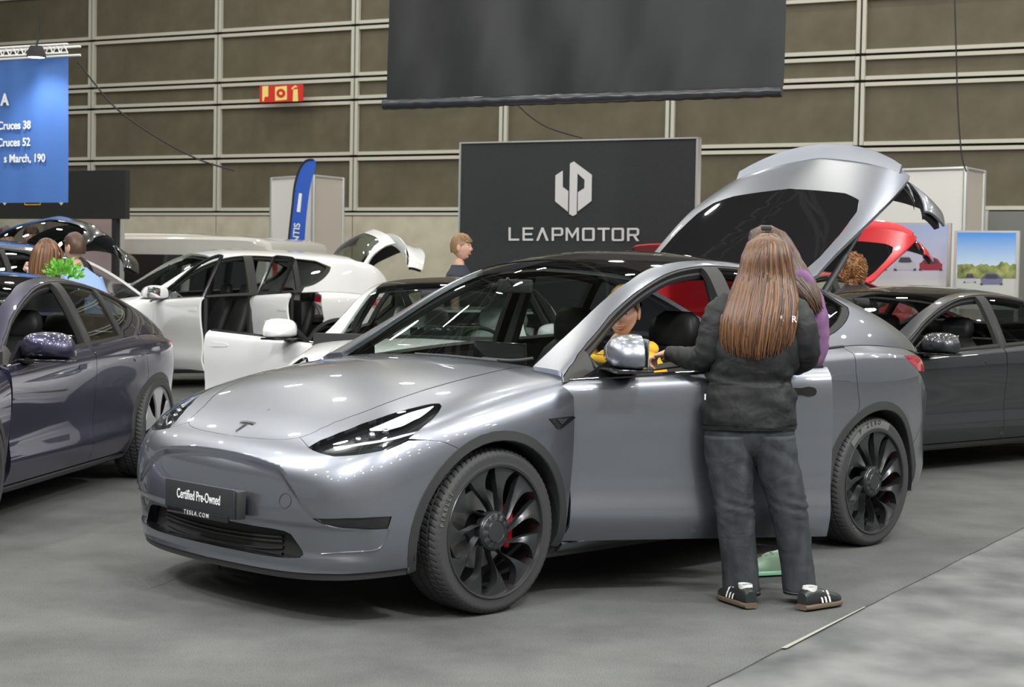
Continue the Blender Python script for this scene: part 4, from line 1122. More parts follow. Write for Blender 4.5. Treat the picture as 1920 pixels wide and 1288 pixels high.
# side repeater camera on the left fender, towing cover, lower bumper crease
decal('side_camera', FS, FS.px([(1029, 785), (1079, 780), (1078, 783), (1051, 804), (1045, 804)]), .0015, .004, M['gloss'], SIL)
decal('side_camera_lens', FS, FS.px([(1042, 786), (1064, 784), (1051, 796)]), .006, .003, M['plastic'], SIL)
cc = [(532+11*math.cos(t), 939+14*math.sin(t)) for t in np.linspace(0, 2*PI, 26)[:-1]]
P_ = [FS.ev(np.array([q]))[0]+FS.nrm(np.array([q]))[0]*.001 for q in FS.px(cc)]
bm = bmesh.new(); tube(bm, [Cl(*p) for p in P_], .0014, 5, True); bobj('towing_cover', bm, M['plastic'], SIL)
P_ = [FS.ev(np.array([q]))[0]+FS.nrm(np.array([q]))[0]*.0005 for q in FS.px([(729, 992), (726, 1008), (716, 1024), (705, 1031), (680, 1035), (640, 1038), (600, 1041)])]
bm = bmesh.new(); tube(bm, crom([Cl(*p) for p in P_], 4), .0035, 6); bobj('bumper_crease', bm, M['silver'], SIL)
# black lower lip under the nose
for sd in (1, -1):
    bm = bmesh.new(); rows = []
    for u in np.linspace(.42, 1.0, 24):
        p = FS.ev(np.array([[u, .085]]))[0]; nn = FS.nrm(np.array([[u, .3]]))[0]
        rows.append([bm.verts.new(Cl(p[0]-nn[0]*k, (p[1]-nn[1]*k)*sd, z)) for k, z in ((.006, p[2]+.01), (.012, p[2]-.028), (.05, p[2]-.036), (.09, p[2]-.03))])
    for a, b_ in zip(rows, rows[1:]):
        for k in range(3): bm.faces.new((a[k], a[k+1], b_[k+1], b_[k]))
    bobj('air_dam', bm, M['plastic'], SIL)
# wipers and the dark cowl
for pts in (((930, 682), (850, 672), (765, 664)), ((1000, 676), (960, 680), (905, 676))):
    P_ = [GS.ev(np.array([q]))[0]+GS.nrm(np.array([q]))[0]*.012 for q in GS.px(pts)]
    bm = bmesh.new(); tube(bm, crom([Cl(*p) for p in P_], 4), .007, 6); bobj('wiper', bm, M['plastic'], SIL)
uv_ = [(u, v) for u, v in GS.px([(672, 632), (700, 618), (712, 612), (704, 622), (680, 640)])]
decal('blue_sticker', GS, uv_, -.006, .001, mat('sticker_blue', (.06, .30, .75), .5), SIL)
# tailgate strut
def yplane(px, py, Y): return CAMC + car_ray(px, py)*((Y-CAMC.y)/car_ray(px, py).y)
a, b_ = yplane(1545, 548, .60), yplane(1612, 436, .60)
bm = bmesh.new(); tube(bm, [Cl(*a), Cl(*(a+(b_-a)*.6))], .020, 10); tube(bm, [Cl(*(a+(b_-a)*.58)), Cl(*b_)], .012, 8); bobj('tailgate_strut', bm, M['plastic'], SIL)
# raised lettering on the visible tyres
wh = [o for o in SIL.children if o.name.startswith('wheel') and 'arch' not in o.name and o.location.y > 0]
for w_ in wh:
    front = w_.location.x > -2
    bm = bmesh.new()
    if not front:
        rg = []
        for t in np.linspace(math.radians(68), math.radians(137), 30): rg.append([bm.verts.new((r*math.cos(t), y, r*math.sin(t))) for r, y in ((RW+.012, .0042), (RW+.030, .0072), (RW+.052, .0066))])
        for a, b_ in zip(rg, rg[1:]):
            for k in range(2): bm.faces.new((a[k], a[k+1], b_[k+1], b_[k]))
        bobj('tyre_band', bm, M['tyreband'], w_)
        band_text('tyre_text', 'P ZERO', RW+.031, math.radians(103), .036, .0078, M['tyremark'], w_, .036)
        band_text('tyre_text', 'PIRELLI', RW+.030, math.radians(237), .020, .0078, M['tyreband'], w_, .016, True)
    else: band_text('tyre_text', 'PIRELLI', RW+.032, math.radians(158), .028, .0078, M['tyreband'], w_, .022)
# ------------------------------------------------------------------ the other cars of the show
def low(a):
    b_ = a.copy(); z = a[..., 2]; b_[..., 2] = np.where(z < .5, z-.03, .47+(z-.5)*.875); b_[..., 1] = a[..., 1]*.965
    return b_
def boxy(a):
    """taller, upright estate body"""
    b_ = a.copy(); z = a[..., 2]; b_[..., 2] = np.where(z < .55, z*1.10, .605+(z-.55)*1.07)
    if a.shape[0] == 13 and a.shape[1] == 6:               # greenhouse: hold the roof high to the tail
        for i, (x, zt, xs) in enumerate(((None, None, None),)*6):
            pass
        for i, zr in zip(range(6, 13), (1.74, 1.73, 1.72, 1.70, 1.67, 1.61, 1.42)):
            for j, dz, k in ((5, 0, 1), (4, -.012, 1), (3, -.075, 1), (2, -.125, 1)):
                b_[i, j, 2] = zr+dz*k
            b_[i, 1, 2] = b_[i, 0, 2]+(b_[i, 2, 2]-b_[i, 0, 2])*.45
        for i, dx in ((9, .05), (10, .10), (11, .12), (12, .02)):
            for j in (2, 3, 4, 5): b_[i, j, 0] += dx*(.7 if j > 2 else .4)
        for i, y in ((9, .74), (10, .73), (11, .71), (12, .68)):
            b_[i, 2, 1] = y; b_[i, 3, 1] = y-.06; b_[i, 1, 1] = (b_[i, 0, 1]+y)/2+.01
    return b_
LOW = make_nets(low); TALL = (FS, DS, GS); BOX = make_nets(boxy)
for q in LOW+BOX: q.prep(60, 40)
def other(name, label, key, S3, paint_, x, y, a, **kw):
    loc, rz = place(x, y, a); r = thing(name, label, 'car', loc, rz, None)
    build_tesla(r, key, S3, paint_, **kw); return r
aero_pale = mat('pale_wheel_cover', (.42, .43, .44), .35, .5)
other('saloon_car', 'midnight blue low car with pale star shaped wheel covers at the left edge', 'low', LOW, M['midnight'], -3.835, 7.981, .12, wheel='aero', rimmat=aero_pale, zc=.895, cutglass=((0, 'win_f'),))
r_ = other('saloon_car', 'dark graphite low car behind the tail of the silver car', 'low', LOW, M['graphite'], 1.333, 12.179, .882, wheel='aero', zc=.895, cutglass=((0, 'win_f'), (1, 'win_f')))
M['vanwhite'] = paint('van_white', (.48, .47, .44), 0, .4)
pale_seat = mat('white_seat', (.50, .52, .50), .6)
other('saloon_car', 'white low car with its front passenger door open, facing the camera behind the silver bonnet', 'low', LOW, M['pearl'], -.86, 11.5, .13, wheel='aero', zc=.895, open_right=math.radians(59), cutglass=((0, 'win_f'), (0, 'win_r'), (1, 'win_r')), seats=pale_seat)
other('saloon_car', 'dark low car at the far right, only its roof showing over the graphite car', 'low', LOW, M['graphite'], 5.6, 14.6, .882, wheel='aero', zc=.895)
other('estate_car', 'white tall estate car with bonnet, tailgate and both left doors open', 'box', BOX, M['pearl'], -5.94, 20.19, 1.06, wheel='split', zc=1.05, open_front=math.radians(80), open_rear=math.radians(80), gate=math.radians(68), hood_open=math.radians(42), win_mat=M['clear'], roof=M['pearl'])
other('hatchback_car', 'bright red car with bonnet and tailgate raised, half hidden behind the silver tailgate', 'tall', TALL, M['red'], 1.27, 17.03, .75, wheel='aero', gate=math.radians(48), hood_open=math.radians(55))
bk = mat('black_paint', (.012, .014, .016), .3, coat=1)
other('estate_car', 'black car with raised tailgate behind the brown haired woman at the left', 'box', BOX, bk, -6.95, 13.1, .50, wheel='split', zc=1.05, gate=math.radians(60))
other('estate_car', 'white car with raised tailgate at the far left edge, behind the two men', 'box', BOX, M['pearl'], -11.3, 20.7, .75, wheel='split', zc=1.05, gate=math.radians(36))
# white vans parked along the wall
def van(label, x, y, rz, L=4.9, W=1.9, H=1.95, n=0):
    r = thing('van', label, 'van', (x, y, 0), rz, None)
    bm = bmesh.new(); prof = [(2.45, .35, .25), (2.42, .62, .30), (2.30, .80, .9), (1.75, .86, 1.08), (1.1, .88, H-.12), (.4, .9, H), (-1.6, .9, H+.01), (-2.35, .88, H-.06), (-2.45, .86, H-.35)]
    P0 = [(2.45, .30), (2.44, .75), (2.2, .98), (1.62, 1.12), (1.0, H-.16), (.6, H-.03), (0, H), (-1.8, H), (-2.3, H-.05), (-2.42, H-.2), (-2.46, .9), (-2.45, .32)]
    P0 = [tuple(q) for q in crom(P0, 3)]
    rings = []
    for yy, k in ((-W/2, .93), (-W/2-.0, .965), (-W/2+.05, .992), (-W/2+.2, 1), (W/2-.2, 1), (W/2-.05, .992), (W/2, .965), (W/2, .93)):
        rings.append([bm.verts.new((px*(.97+.03*(k > .98)), yy*(1-.12*max(0, (pz-1.0)/1.0)), .3+(pz-.3)*k)) for px, pz in P0])
    for a, b_ in zip(rings, rings[1:]):
        for i in range(len(P0)): bm.faces.new((a[i], a[(i+1) % len(P0)], b_[(i+1) % len(P0)], b_[i]))
    bm.faces.new(rings[0][::-1]); bm.faces.new(rings[-1]); bobj('van_body', bm, M['vanwhite'], r)
    for sd in (1, -1):
        for x0, x1, x2, x3 in ((.30, 1.42, .30, .98), (-.95, .18, -.95, .18), (-2.2, -1.1, -2.15, -1.1)):
            bm = bmesh.new(); zz0, zz1 = 1.10, H-.28
            def yv(z): return sd*(W/2*(1-.12*max(0, z-1.0))+.006)
            A = [bm.verts.new((x_, yv(z), z)) for x_, z in ((x0, zz0), (x1, zz0), (x3, zz1), (x2, zz1))]; bm.faces.new(A); bobj('side_window', bm, M['hatchglass'], r, smooth=False)
        for xw in (1.55, -1.5):
            w_ = link('wheel', WM['tyre'], M['tyre'], r); w_.location = (xw, (W/2-.02)*sd, .33); w_.scale = (.92, sd, .92); o = link('spokes', WM['split'], aero_pale, w_)
        bm = bmesh.new(); box(bm, (-2.44, .78*sd, 1.35 if n == 0 else H-.35), (.06, .12, .45 if n == 0 else .25), None, .02); bobj('tail_lamp', bm, M['taillamp'], r)
    bm = bmesh.new(); A = [bm.verts.new(v) for v in ((1.60, -.72, 1.16), (1.60, .72, 1.16), (1.04, .62, H-.22), (1.04, -.62, H-.22))]; bm.faces.new(A); bobj('windscreen', bm, M['hatchglass'], r, smooth=False)
    return r
p = at(305, 505, 25.6); van('long white van parked along the wall behind the white estate car', p.x, p.y, 2.75)
van('second white van with a red tail lamp high up, behind the long van', -7.05, 29.0, 2.9, H=2.06, n=1)
# ------------------------------------------------------------------ boards, banners, stands
def board_root(name, label, cat, corners, d0, **kw):
    l, r, t, b_ = corners; A = wplane(l, t, d0); B = wplane(r, t, d0); mid = (l+r)/2
    w_ = (B-A).dot(WU); zt = wplane(mid, t, d0).z; zb = wplane(mid, b_, d0).z
    o = thing(name, label, cat, (A.x, A.y, kw.get('z0', zb)), WROT, kw.get('group')); return o, w_, zt, zb
# big charcoal sign board
r0, w_, zt, zb = board_root('sign_board', 'tall charcoal sign board with a pale hexagonal logo and wide capitals, behind the silver car', 'sign', (865, 1306, 264.5, 900), 21, z0=0)
bm = bmesh.new(); box(bm, (w_/2, .06, zt/2+.002), (w_, .10, zt), None, .004); bobj('board_panel', bm, M['board'], r0, smooth=False)
bm = bmesh.new()
for x in (-.012, w_+.012): box(bm, (x, .05, zt/2), (.024, .12, zt+.02))
box(bm, (w_/2, .05, zt+.008), (w_+.048, .12, .018)); bobj('board_frame', bm, M['alu'], r0, smooth=False)
def loc_on(px, py, d0, root):
    p = wplane(px, py, d0); q = root.matrix_basis.inverted() @ p; return q
bpy.context.view_layer.update()
def flat_poly(name, pts, d0, root, mat_, y=-.004, th=.004):
    bm = bmesh.new(); A = []
    for q in pts: p = loc_on(*q, d0, root); A.append((p.x, p.z))
    prism(bm, A, th, 'y', y); return bobj(name, bm, mat_, root, smooth=False)
D = 21
def z2(x, y): return (640+x/2.8235, 160+y/2.8235)
flat_poly('logo_left', [z2(*q) for q in ((1134,477),(1173,451),(1173,538),(1202,560),(1200,669),(1132,614))], D, r0, M['logo'])
flat_poly('logo_middle', [z2(*q) for q in ((1211,414),(1231,403),(1327,474),(1325,612),(1252,668),(1253,566),(1287,544),(1288,500),(1251,466),(1246,682),(1226,692),(1206,680))], D, r0, M['logo'])
for ch, x0, x1 in zip('LEAPMOTOR', (886, 960, 1032, 1114, 1188, 1275, 1357, 1432, 1513), (942, 1016, 1098, 1175, 1258, 1342, 1421, 1497, 1577)):
    def T(u, v): return z2(x0+(x1-x0)*u, 752+(822-752)*v+ (x0-886)*.004)
    k = .20
    S_ = {'L': [[(0,0),(k,0),(k,1-.15),(1,1-.15),(1,1),(0,1)]],
          'E': [[(0,0),(1,0),(1,.15),(k,.15),(k,.43),(.9,.43),(.9,.58),(k,.58),(k,.85),(1,.85),(1,1),(0,1)]],
          'A': [[(.42,0),(.58,0),(1,1),(.80,1),(.5,.28),(.20,1),(0,1)]],
          'P': [[(0,0),(.85,0),(1,.12),(1,.5),(.85,.63),(k,.63),(k,1),(0,1)]],
          'M': [[(0,0),(.18,0),(.5,.55),(.82,0),(1,0),(1,1),(.84,1),(.84,.28),(.5,.82),(.16,.28),(.16,1),(0,1)]],
          'O': [[(.1,0),(.9,0),(1,.1),(1,.9),(.9,1),(.1,1),(0,.9),(0,.1)]],
          'T': [[(0,0),(1,0),(1,.15),(.6,.15),(.6,1),(.4,1),(.4,.15),(0,.15)]],
          'R': [[(0,0),(.85,0),(1,.12),(1,.48),(.85,.6),(.72,.62),(1,1),(.76,1),(.5,.62),(k,.62),(k,1),(0,1)]]}[ch]
    for pl in S_: flat_poly('letter', [T(*q) for q in pl], D, r0, M['logo'])
    if ch in 'OPR':
        hole = {'O': [(k,.15),(1-k,.15),(1-k,.85),(k,.85)], 'P': [(k,.15),(.8,.15),(.8,.48),(k,.48)], 'R': [(k,.15),(.8,.15),(.8,.46),(k,.46)]}[ch]
        flat_poly('letter_counter', [T(*q) for q in hole], D, r0, M['board'], y=-.006, th=.004)
# the great black banner hanging over it
D = 15.5
r1, w_, zt, zb = board_root('black_banner', 'huge plain black banner hanging from the ceiling above the charcoal sign board', 'banner', (727, 1475, -120, 175), D, z0=0)
bpy.context.view_layer.update()
bm = bmesh.new(); NX, NZ = 90, 40; zb = loc_on(1100, 175, D, r1).z; rowsv = []
for j in range(NZ+1):
    z = zt+(zb-zt)*j/NZ; row = []
    for i in range(NX+1):
        x = w_*i/NX; u = i/NX; t = (j/NZ)
        y = .05*math.sin(11*u+2.6*t*(1-u)+.3)*math.exp(-((u-.15-.08*t)/.22)**2)+.018*math.sin(26*u-3*t)*(.3+.7*math.exp(-((u-.3)/.3)**2))+.012*math.sin(48*u+6*t)*t+.03*(abs(u-.5)*2)**6
        row.append(bm.verts.new((x, y, z)))
    rowsv.append(row)
for a, b_ in zip(rowsv, rowsv[1:]):
    for i in range(NX): bm.faces.new((a[i], a[i+1], b_[i+1], b_[i]))
bobj('banner_cloth', bm, M['banner'], r1)
bm = bmesh.new(); tube(bm, [(w_*k/60, -.03+.006*math.sin(k*1.7), zb-.045+.004*math.sin(k*2.3)) for k in range(61)], .05, 12)
bobj('banner_hem', bm, M['bannerhem'], r1)
# blue banner on its truss
D = 17
r2, w_, zt, zb = board_root('blue_banner', 'blue cloth banner with white street addresses, hung from a truss at the left edge', 'banner', (-160, 129, 111, 380), D, z0=0)
bpy.context.view_layer.update(); zb = loc_on(60, 380, D, r2).z; zt = loc_on(60, 111, D, r2).z
bm = bmesh.new(); rowsv = []
for j in range(21):
    rowsv.append([bm.verts.new((w_*i/40, .012*math.sin(i*.9+j*.12)*(1-j/30)+.01*math.sin(i*.33), zt+(zb-zt)*j/20)) for i in range(41)])
for a, b_ in zip(rowsv, rowsv[1:]):
    for i in range(40): bm.faces.new((a[i], a[i+1], b_[i+1], b_[i]))
bobj('banner_cloth', bm, M['blue'], r2)
def wtext(body, px, py, size, root, d0, name='lettering', ax='RIGHT', m_=None, y=-.03, rz=0, sx=.92, bold=.003):
    p = loc_on(px, py, d0, root)
    return text(name, body, size, m_ or M['print'], root, (p.x, y, p.z), (PI/2, rz, 0), .001, ax, bold, sx)
wtext('A', 19, 188, .19, r2, D, bold=.008); wtext('Cruces 38', 61, 235, .135, r2, D, bold=.003); wtext('Cruces 52', 60, 267, .135, r2, D, bold=.003); wtext('s March, 190', 88, 297, .135, r2, D, bold=.003)
rt_, w2, zt2, zb2 = board_root('lighting_truss', 'white lattice truss above the blue banner', 'truss', (-160, 129, 84, 104), D, z0=0)
bpy.context.view_layer.update(); za = loc_on(60, 87, D, rt_).z; zc_ = loc_on(60, 103, D, rt_).z
bm = bmesh.new(); n = 22
for y in (-.02, .20): tube(bm, [(0, y, za), (w2, y, za)], .014, 8); tube(bm, [(0, y, zc_), (w2, y, zc_)], .014, 8)
bobj('chord', bm, M['white'], rt_)
bm = bmesh.new()
for k in range(n): 
    x0, x1 = w2*k/n, w2*(k+1)/n; xm = (x0+x1)/2
    tube(bm, [(x0, -.02, zc_), (xm, -.02, za), (x1, -.02, zc_)], .008, 6)
bobj('lacing', bm, M['white'], rt_)
p = wplane(68, 104, D-.3); lp = thing('stage_lamp', 'round stage lamp with a glowing face clamped under the truss', 'lamp', (p.x, p.y, p.z-.02), WROT)
bm = bmesh.new(); lathe_ = [(0, .14), (.07, .13), (.10, .07), (.115, 0), (.10, -.005)]
rg = [[bm.verts.new((r*math.cos(2*PI*k/24), r*math.sin(2*PI*k/24), z)) for k in range(24)] for r, z in lathe_[1:]]
for a, b_ in zip(rg, rg[1:]):
    for k in range(24): bm.faces.new((a[k], a[(k+1) % 24], b_[(k+1) % 24], b_[k]))
bm.faces.new(rg[0]); bobj('lamp_housing', bm, M['black'], lp)
bm = bmesh.new(); bmesh.ops.create_circle(bm, cap_ends=True, radius=.10, segments=24); bobj('lamp_face', bm, mat('lit_lamp', (1, 1, .9), .5, emit=(1, 1, .85), es=6), lp)
bm = bmesh.new(); tube(bm, [(0, 0, .13), (0, .06, .30)], .012); tube(bm, [(.02, .03, .28), (.03, .03, 3)], .005, 5); bobj('lamp_clamp', bm, M['black'], lp)
l = bpy.data.lights.new('stage_light', 'SPOT'); l.energy = 45; l.spot_size = 1.7; l.spot_blend = .8; l.shadow_soft_size = .1
o = bpy.data.objects.new('stage_light', l); COL.objects.link(o); o.parent = lp; o.location = (0, -.35, .02); o.rotation_euler = (.45, 0, 0)
# black screen board behind it
D = 20.3
r3, w_, zt, zb = board_root('black_screen', 'long black display board under and behind the blue banner', 'board', (-200, 235, 322, 410), D)
h = zt-zb
bm = bmesh.new(); box(bm, (w_/2, .05, h/2), (w_, .1, h)); bobj('screen_panel', bm, M['black'], r3, smooth=False)
bpy.context.view_layer.update()
def frame_poly(pts, wd, root, d0, m_, nm):
    A = [loc_on(*q, d0, root) for q in pts]; bm = bmesh.new()
    for i in range(len(A)):
        a, b_ = A[i], A[(i+1) % len(A)]; tube(bm, [(a.x, -.006, a.z), (b_.x, -.006, b_.z)], wd, 4)
    return bobj(nm, bm, m_, root, smooth=False)
frame_poly([(47, 377), (76, 377), (76, 384), (47, 384)], .007, r3, D, M['yellow'], 'yellow_outline')
for x in (9, 115): flat_poly('white_arrow', [(x-6, 377), (x+6, 377), (x, 385)], D, r3, M['print'])
for x in (.3, w_-.2):
    bm = bmesh.new(); box(bm, (x, .05, -zb/2), (.08, .08, zb)); bobj('screen_post', bm, M['black'], r3, smooth=False)
# fire point sign on the wall
D = 29.6
r4, w_, zt, zb = board_root('fire_point_sign', 'red sign with hose, alarm and extinguisher pictograms on the brown wall', 'sign', (487, 568, 159, 191), D)
h = zt-zb
bm = bmesh.new(); box(bm, (w_/2, .01, h/2), (w_, .02, h)); bobj('sign_plate', bm, M['alertred'], r4, smooth=False)
bpy.context.view_layer.update()
Y_ = M['alertyellow']
flat_poly('pictogram', [(492, 162), (503, 161), (503, 181), (496, 182), (495, 190), (492, 190)], D, r4, Y_)
flat_poly('pictogram', [(516, 163), (538, 161), (538, 187), (516, 189)], D, r4, Y_)
def disc_poly(cx, cy, r, m_, y): flat_poly('pictogram_ring', [(cx+r*math.cos(2*PI*k/18), cy+r*math.sin(2*PI*k/18)) for k in range(18)], D, r4, m_, y)
disc_poly(527, 175, 8.5, M['alertred'], -.008); disc_poly(527, 175, 3, Y_, -.012)
flat_poly('pictogram', [(550, 168), (558, 167), (559, 190), (549, 190)], D, r4, Y_); flat_poly('pictogram', [(546, 166), (553, 160), (559, 163), (553, 164), (548, 168)], D, r4, Y_)
# white booth, left
def booth(name, label, l, m_, r, t, t2, bpy_, d0, mats):
    rt = thing(name, label, 'booth', (0, 0, 0)); A = wplane(l, t, d0); zt = A.z
    mid = wplane(m_, t, d0-.6); R_ = wplane(r, t2, d0+.3); pts = [Vector((A.x, A.y, 0)), Vector((mid.x, mid.y, 0)), Vector((R_.x, R_.y, 0))]
    rt.location = pts[0]; q = [p-pts[0] for p in pts]
    for i, (nm, mm) in enumerate((('booth_wall', mats[0]), ('booth_wall', mats[1]))):
        a, b_ = q[i], q[i+1]; dd = (b_-a).normalized(); nn = Vector((dd.y, -dd.x, 0)); bm = bmesh.new()
        for z0, z1 in ((0.02, zt-.04),):
            vs = [bm.verts.new(v) for v in (a+dd*.03+Vector((0, 0, z0)), b_-dd*.03+Vector((0, 0, z0)), b_-dd*.03+Vector((0, 0, z1)), a+dd*.03+Vector((0, 0, z1)))]
            f = bm.faces.new(vs); r_ = bmesh.ops.extrude_face_region(bm, geom=[f]); bmesh.ops.translate(bm, vec=-nn*.03, verts=[v for v in r_['geom'] if isinstance(v, bmesh.types.BMVert)])
        bobj(nm, bm, mm, rt, smooth=False)
        bm = bmesh.new(); tube(bm, [a+Vector((0, 0, zt-.02)), b_+Vector((0, 0, zt-.02))], .028, 4); bobj('rail', bm, M['alu'], rt, smooth=False)
    for p in q:
        bm = bmesh.new(); tube(bm, [p, p+Vector((0, 0, zt))], .035, 8); bobj('post', bm, M['alu'], rt)
    return rt
booth('white_booth', 'small white partition booth with shade painted on one face, beside the blue flag', 510, 588, 643, 333, 340, 480, 26.5, (M['booth'], M['boothshade']))
booth('white_booth', 'wide white partition booth wall behind the right hand cars', 1560, 1811, 1845, 321, 327, 520, 26.5, (M['booth'], M['boothshade']))
# blue feather flag
D = 24.6
p = wplane(560, 300, D); zt = p.z; base = wplane(549, 460, D)
fl = thing('feather_flag', 'tall blue feather flag with white letters, in front of the small booth', 'flag', (base.x, base.y, 0), WROT)
bpy.context.view_layer.update()
outl = [(541,478),(543,450),(546,420),(550,385),(553,355),(557,335),(563,318),(571,305),(580,299.5),(589,300),(592,304),(590,320),(585,335),(580,360),(576,390),(573,420),(571,450),(570,478)]
outl = [tuple(q) for q in crom(outl, 3)]
flat_poly('flag_cloth', outl, D, fl, M['bluepaint'], 0, .004)
bm = bmesh.new(); tube(bm, [loc_on(x-1.5, y, D, fl) for x, y in outl[:28]], .018, 8); lo = loc_on(541, 478, D, fl); tube(bm, [lo, Vector((lo.x, 0, 0))], .018, 8); box(bm, (lo.x, 0, .03), (.5, .5, .05)); bobj('flag_pole', bm, M['black'], fl)
flat_poly('white_label', [(561, 362), (566.5, 363), (563, 398), (556.5, 397)], D, fl, M['print'], -.004)
wt = wtext('NTIS', 556.5, 437, .165, fl, D, ax='CENTER', y=-.006, rz=-PI/2+.09)
# photo walls at the right
def photo_board(name, label, corners, d0, top, mid, bot, hz):
    rt, w_, zt, zb = board_root(name, label, 'poster', corners, d0, z0=0)
    m_ = mat('sky_print', top, .55); b_ = m_.node_tree.nodes['Principled BSDF']; tc = nd(m_, 'ShaderNodeTexCoord'); sp = nd(m_, 'ShaderNodeSeparateXYZ'); lk(m_, tc.outputs['Generated'], sp.inputs[0])
    r_ = nd(m_, 'ShaderNodeValToRGB'); e = r_.color_ramp.elements; e[0].color = (*bot, 1); e[0].position = hz-.02; e[1].color = (*mid, 1); e[1].position = hz+.03; q = e.new(1.0); q.color = (*top, 1)
    lk(m_, sp.outputs[2], r_.inputs[0]); lk(m_, r_.outputs[0], b_.inputs['Base Color'])
    bpy.context.view_layer.update(); cx = (corners[0]+corners[1])/2; z1 = loc_on(cx, corners[2], d0, rt).z; z0 = loc_on(cx, corners[3], d0, rt).z
    bm = bmesh.new(); box(bm, (w_/2, .02, (z0+z1)/2), (w_, .04, z1-z0)); bobj('photo_print', bm, m_, rt, smooth=False)
    bm = bmesh.new(); box(bm, (w_+.02, .05, z1/2), (.04, .08, z1+.04)); box(bm, (-.02, .05, z1/2), (.04, .08, z1+.04)); box(bm, (w_/2, .06, z1+.01), (w_+.06, .08, .03)); bobj('stand_frame', bm, M['alu'], rt, smooth=False)
    return rt
D = 24.2
r5 = photo_board('photo_display', 'wide photo wall printed with three parked cars on a pale plain', (1560, 1777, 421, 600), D, (.33, .42, .66), (.55, .52, .60), (.62, .62, .62), .42)
def printed_car(rt, D, x0, x1, yt, yb, body, dark):
    def q(u, v): return (x0+(x1-x0)*u, yt+(yb-yt)*v)
    flat_poly('printed_car', [q(*t) for t in ((.02,.45),(.1,.38),(.25,.05),(.4,0),(.65,0),(.8,.1),(.92,.42),(1,.5),(.98,.88),(.8,.98),(.2,.98),(.03,.88))], D, rt, body, -.003, .003)
    flat_poly('printed_glass', [q(*t) for t in ((.2,.42),(.30,.12),(.7,.12),(.82,.42),(.7,.48),(.3,.48))], D, rt, dark, -.005, .003)
    flat_poly('printed_shadow', [q(*t) for t in ((0,.86),(.12,.9),(.14,1.02),(.0,1.0))], D, rt, dark, -.006, .003); flat_poly('printed_shadow', [q(*t) for t in ((1,.86),(.88,.9),(.86,1.02),(1.0,1.0))], D, rt, dark, -.006, .003)
pd = mat('print_dark', (.05, .05, .08), .6); pw = mat('print_pale', (.45, .45, .52), .6); pr_ = mat('print_red', (.30, .03, .05), .6); pb = mat('print_blue', (.15, .17, .28), .6)
printed_car(r5, D, 1640, 1663, 480, 507, pw, pd); printed_car(r5, D, 1676, 1718, 479, 507, pw, pd); printed_car(r5, D, 1723, 1767, 483, 507, pr_, pd)
D = 23.6
r6 = photo_board('photo_display', 'narrow photo panel of two cars under a bright blue sky', (1795, 1905, 436, 580), D, (.06, .28, .75), (.62, .74, .82), (.50, .52, .50), .45)
bpy.context.view_layer.update()
m_ = noisy(mat('print_trees', (.2, .25, .1), .7), (.06, .10, .03), (.42, .45, .16), 9, 5)
random.seed(5); tp = [(1795 + 5.5*k, 500-random.uniform(0, 6)-(7 if 14 < k < 18 else 0)) for k in range(21)]
flat_poly('printed_trees', tp+[(1905, 522), (1795, 522)], D, r6, m_, -.003, .003)
printed_car(r6, D, 1807, 1830, 512, 530, pw, pd); printed_car(r6, D, 1838, 1880, 512, 534, pb, pd)
# grey partition right of the booth, small panels far left
def plain(name, label, cat, corners, d0, m_, **kw):
    rt, w_, zt, zb = board_root(name, label, cat, corners, d0, z0=0)
    bm = bmesh.new(); box(bm, (w_/2, .03, zt/2), (w_, .06, zt)); me = bobj('panel', bm, m_, rt, smooth=False)
    for x in (0, w_): bm = bmesh.new(); box(bm, (x, .03, zt/2), (.05, .09, zt+.02)); bobj('post', bm, M['alu'], rt, smooth=False)
plain('divider', 'low pinkish white partition under the long black display board', 'partition', (85, 225, 408, 480), 21.3, mat('pink_panel', (.52, .40, .40), .6))
plain('divider', 'dark grey partition at the right edge behind the blue sky photo panel', 'partition', (1850, 2050, 396, 600), 28.6, mat('grey_panel', (.16, .165, .16), .6))
# cables in the air
def cable(label, pts, d0, rad=.012):
    bm = bmesh.new(); tube(bm, [at(x, y, d0) for x, y in [tuple(q) for q in crom(pts, 5)]], rad, 6); tag(bobj('cable', bm, M['cable']), label, 'cable')
cable('long black cable sloping down across the brown wall at the left', [(146, 115), (180, 160), (220, 205), (290, 255), (370, 298), (440, 320)], 24, .014)
cable('short black cable curving down to the charcoal sign board', [(958, 183), (990, 215), (1030, 240), (1092, 259)], 21, .011)
cable('thin vertical black cable before the right end of the brown wall', [(1790, 0), (1793, 100), (1796, 200), (1803, 290), (1812, 322)], 22, .010)
# lifted carpet fold under the nose of the silver car
bm = bmesh.new(); rws = []
pts = [(240, 1086), (270, 1082), (300, 1073), (330, 1061), (360, 1051), (385, 1047), (405, 1050)]; hs = [.0005, .006, .02, .03, .034, .03, .02]
for (x, y), h_ in zip(pts, hs):
    p = on_floor(x, y+ (h_*330)); q = on_floor(x+8, y+22)
    rws.append([bm.verts.new((p.x, p.y, .0006)), bm.verts.new((p.x, p.y-.01, h_+.001)), bm.verts.new((p.x*.6+q.x*.4, p.y*.6+q.y*.4, h_*.8+.001)), bm.verts.new((q.x, q.y, .0006))])
for a, b_ in zip(rws, rws[1:]):
    for k in range(3): bm.faces.new((a[k], a[k+1], b_[k+1], b_[k]))
tag(bobj('carpet_fold', bm, M['carpet']), 'lifted fold of carpet with a dark gap under the silver car nose', 'carpet')
